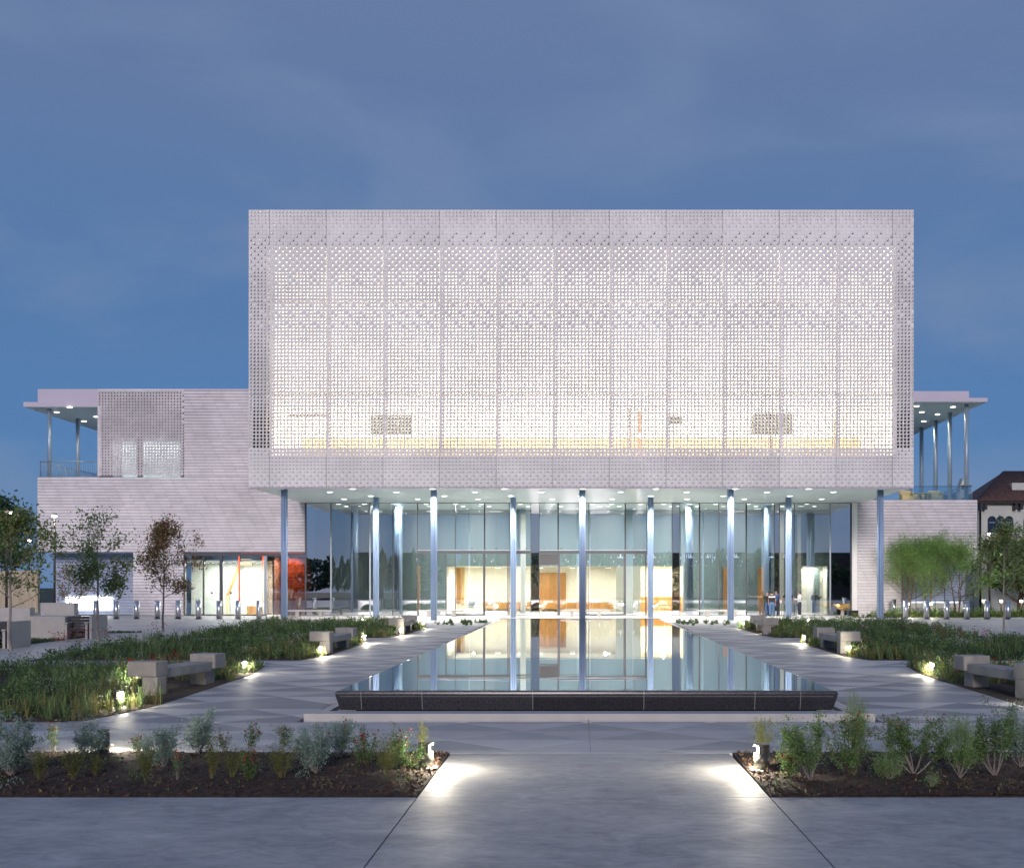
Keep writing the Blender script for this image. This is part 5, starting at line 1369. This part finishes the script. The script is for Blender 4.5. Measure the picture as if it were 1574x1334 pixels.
# bell gable beyond the terrace
bgx = PX(1482, 120)
bgb = empty('bell_gable_house', (bgx, 120, 0), 0, 'pale building with small pointed bell gable seen beyond the right terrace', 'building')
zt_ = PZ(743, 120)
w1 = MB().box(PX(1471, 120)-bgx, PX(1501, 120)-bgx, 0, 6, 0, zt_-1.0).obj('wall', M_STUCCO, bgb)
gx0, gx1, gm = PX(1476, 120)-bgx, PX(1485, 120)-bgx, PX(1480, 120)-bgx
MB().add([(gx0, 0, zt_-1), (gx1, 0, zt_-1), (gx1, 0, PZ(747, 120)), (gm, 0, PZ(735, 120)), (gx0, 0, PZ(747, 120)),
          (gx0, 1, zt_-1), (gx1, 1, zt_-1), (gx1, 1, PZ(747, 120)), (gm, 1, PZ(735, 120)), (gx0, 1, PZ(747, 120))],
         [(0,1,2,3,4),(9,8,7,6,5),(0,5,6,1),(1,6,7,2),(2,7,8,3),(3,8,9,4),(4,9,5,0)]).obj('gable', M_STUCCO, bgb)
MB().box(gm-.2, gm+.2, -.03, -.005, PZ(752, 120), PZ(746, 120)).obj('bell_opening', M_DARK, bgb)
# ================================================================== PEOPLE
M_SKIN = mat('skin', (.42, .25, .17), .55); M_SKIN2 = mat('skin_light', (.52, .33, .25), .55)
M_HAIR = mat('dark_hair', (.02, .014, .01), .6)
def person(px, Y, H, face, label, top, bottom, shoe, arms, top2=None, seed=0, skin=None, zg=0.0, stance=.10):
    """arms: ((elbow, hand) left, (elbow, hand) right) as offsets in units of body height, body frame: x right, -y front"""
    root = empty('person', (PX(px, Y), Y, zg), face, label, 'person', 'people standing before the lobby')
    V = []; E = []; Rr = []
    def v(p, r, par=None):
        V.append((p[0]*H, p[1]*H, p[2]*H)); Rr.append(r*H); i = len(V)-1
        if par is not None: E.append((par, i))
        return i
    pel = v((0, 0, .53), .075); wa = v((0, 0, .61), .066, pel); ch = v((0, -.005, .72), .082, wa); sh = v((0, 0, .80), .066, ch)
    nk = v((0, -.002, .85), .032, sh); hd0 = v((0, -.008, .885), .042, nk); hd1 = v((0, -.010, .935), .052, hd0); hd2 = v((0, -.004, .97), .038, hd1)
    for s, (el, ha) in zip((-1, 1), arms):
        s0 = v((s*.105, 0, .805), .040, sh); e_ = v((s*.105+el[0], el[1], .805+el[2]), .027, s0); w_ = v((s*.105+ha[0], ha[1], .805+ha[2]), .017, e_)
        d = Vector((ha[0]-el[0], ha[1]-el[1], ha[2]-el[2])).normalized(); u = d.cross(Vector((0, 1, .2))).normalized()
        pm = Vector((s*.105+ha[0], ha[1], .805+ha[2])) + d*.03; pi_ = v(pm, .017, w_)
        for f, ln in zip((-.016, -.005, .006, .016), (.030, .040, .038, .030)):
            q = pm + d*.022 + u*f; a_ = v(q, .0065, pi_); v(q + d*ln, .005, a_)
        q = pm - u*.022 + d*.002; a_ = v(q, .007, w_); v(q + d*.02 - u*.008, .006, a_)
    for s in (-1, 1):
        h_ = v((s*.052, 0, .50), .058, pel); k_ = v((s*stance*.62, -.008, .285), .036, h_); an = v((s*stance*.72, .012, .05), .023, k_)
        hl = v((s*stance*.74, .016, .022), .022, an); v((s*stance*.82, -.085, .018), .018, an)
    me = bpy.data.meshes.new('body_skeleton'); me.from_pydata(V, E, []); ob = bpy.data.objects.new('skeleton', me); COL.objects.link(ob)
    md = ob.modifiers.new('s', 'SKIN'); sv = me.skin_vertices[0].data
    for i, r_ in enumerate(Rr): sv[i].radius = (r_, r_*(.72 if i in (0, 1, 2, 3) else 1)); sv[i].use_root = (i == 0)
    sb = ob.modifiers.new('u', 'SUBSURF'); sb.levels = 2; sb.render_levels = 2
    dg = bpy.context.evaluated_depsgraph_get(); me2 = bpy.data.meshes.new_from_object(ob.evaluated_get(dg)); bpy.data.objects.remove(ob)
    me2.materials.clear(); me2.materials.append(skin or M_SKIN)
    # nose, brow, mouth pushed out of the face
    for q in me2.vertices:
        x, y, z = q.co/H
        if y < -.03 and z > .88:
            if abs(x) < .010 and .915 < z < .935: q.co.y -= .014*H
            if abs(abs(x)-.018) < .008 and .936 < z < .946: q.co.y += .006*H
    me2.name = 'body'
    for p in me2.polygons: p.use_smooth = True
    body = bpy.data.objects.new('body', me2); COL.objects.link(body); body.parent = root
    def cloth(name, test, off, m):
        bm = bmesh.new(); bm.from_mesh(me2); bm.normal_update()
        bmesh.ops.delete(bm, geom=[f for f in bm.faces if not test(f.calc_center_median()/H)], context='FACES')
        for q in bm.verts: q.co += q.normal*off
        mm = bpy.data.meshes.new(name); bm.to_mesh(mm); bm.free(); mm.materials.clear(); mm.materials.append(m)
        for p in mm.polygons: p.use_smooth = True
        o = bpy.data.objects.new(name, mm); COL.objects.link(o); o.parent = root; return o
    elz = lambda c: True
    def is_torso(c): return .50 < c.z < .835 and abs(c.x) < .125
    def sleeve(c):
        return abs(c.x) >= .10 and .60 < c.z < .86 and ((Vector((abs(c.x)-.105, c.y, c.z-.805))).length < top.get('sleeve', .12))
    cloth('shirt', lambda c: is_torso(c) and abs(c.x) < .13 or sleeve(c), .012, top['m'])
    if top2: cloth('shirt_band', lambda c: is_torso(c) and .735 < c.z < .80, .017, top2)
    cloth('trousers', lambda c: .055 < c.z < .56 and abs(c.x) < .15 and (c.z < .46 or abs(c.x) < .115), .014, bottom)
    cloth('shoes', lambda c: c.z < .052, .010, shoe)
    cloth('hair', lambda c: c.z > .90 and (c.y > -.018 or c.z > .950), .014, M_HAIR)
    ey = MB()
    for s in (-1, 1): ey.cyl(s*.019*H, -.058*H, .937*H, .943*H, .006*H, 6)
    ey.obj('eyes', M_HAIR, root)
    return root
c_w = mat('white_cloth', (.72, .72, .74), .8); c_b = mat('black_cloth', (.02, .02, .025), .8); c_j = mat('blue_denim', (.08, .16, .30), .8)
c_n = mat('navy_cloth', (.05, .09, .20), .8); c_d = mat('dark_trousers', (.03, .035, .05), .8); c_g = mat('grey_jacket', (.10, .11, .13), .8)
down = ((-.02, .01, -.17), (-.025, -.03, -.31)); downr = ((.02, .01, -.17), (.025, -.03, -.31))
person(1179.5, 70.0, 1.62, .2, 'person in black top and white hip cloth, left arm stretched out to the left', dict(m=c_b), c_n, c_b, (((-.17, -.02, -.02), (-.33, -.06, .0)), downr), seed=1)
person(1186.5, 69.2, 1.70, rad(170), 'person seen from behind in a black and white shirt and blue jeans', dict(m=c_b, sleeve=.10), c_j, c_b, (down, downr), top2=c_w, seed=2)
person(1193, 69.8, 1.74, rad(-20), 'taller person in a navy shirt behind the one in jeans', dict(m=c_n), c_d, c_b, (down, ((.04, -.03, -.15), (-.02, -.14, -.16))), seed=3)
person(1211, 69.6, 1.72, 0, 'person in black mostly hidden behind a blue column with both arms bent outwards', dict(m=c_b), c_d, c_b, (((-.13, -.02, -.10), (-.20, -.05, -.18)), ((.12, -.02, -.10), (.14, -.06, -.24))), seed=4)
person(1229, 69.2, 1.70, rad(-80), 'bearded person in a white shirt and dark trousers facing left', dict(m=c_w, sleeve=.14), c_d, c_w, (down, ((.02, -.04, -.15), (-.02, -.15, -.14))), seed=5, skin=M_SKIN2)
person(1252, 72.3, 1.66, rad(15), 'person in a grey jacket inside the glass before the bright doorway', dict(m=c_g, sleeve=.30), c_j, c_w, (((-.04, -.02, -.16), (.03, -.12, -.12)), ((.06, -.02, -.15), (.08, -.12, -.08))), seed=6)

# ================================================================== lit office block behind the viewer (mirrored in the glass)
ob = empty('office_building', (6, -100, 0), 0, 'dark office block with lit windows across the street, mirrored in the lobby glass', 'building')
MB().box(-60, 60, -8, 0, -.6, 9.8).obj('wall', mat('brown_brick', (.09, .06, .05), .8, var=.2, scale=2), ob)
wmats = [emis('cool_window_light', (.55, .75, 1), 1.6), emis('warm_window_light', (1, .75, .4), 1.6), emis('violet_window_light', (.6, .4, 1), 1.6), emis('teal_window_light', (.3, 1, .8), 1.6)]
rr = random.Random(9)
for k in range(46):
    x = -25 + rr.randint(0, 40)*1.55; z = rr.choice([6.6, 7.6, 8.6])
    MB().box(x, x+rr.choice([.8, 1.3]), .01, .05, z, z+rr.choice([.35, .9])).obj('window', wmats[rr.choice([0, 0, 0, 1, 1, 2, 3])], ob)
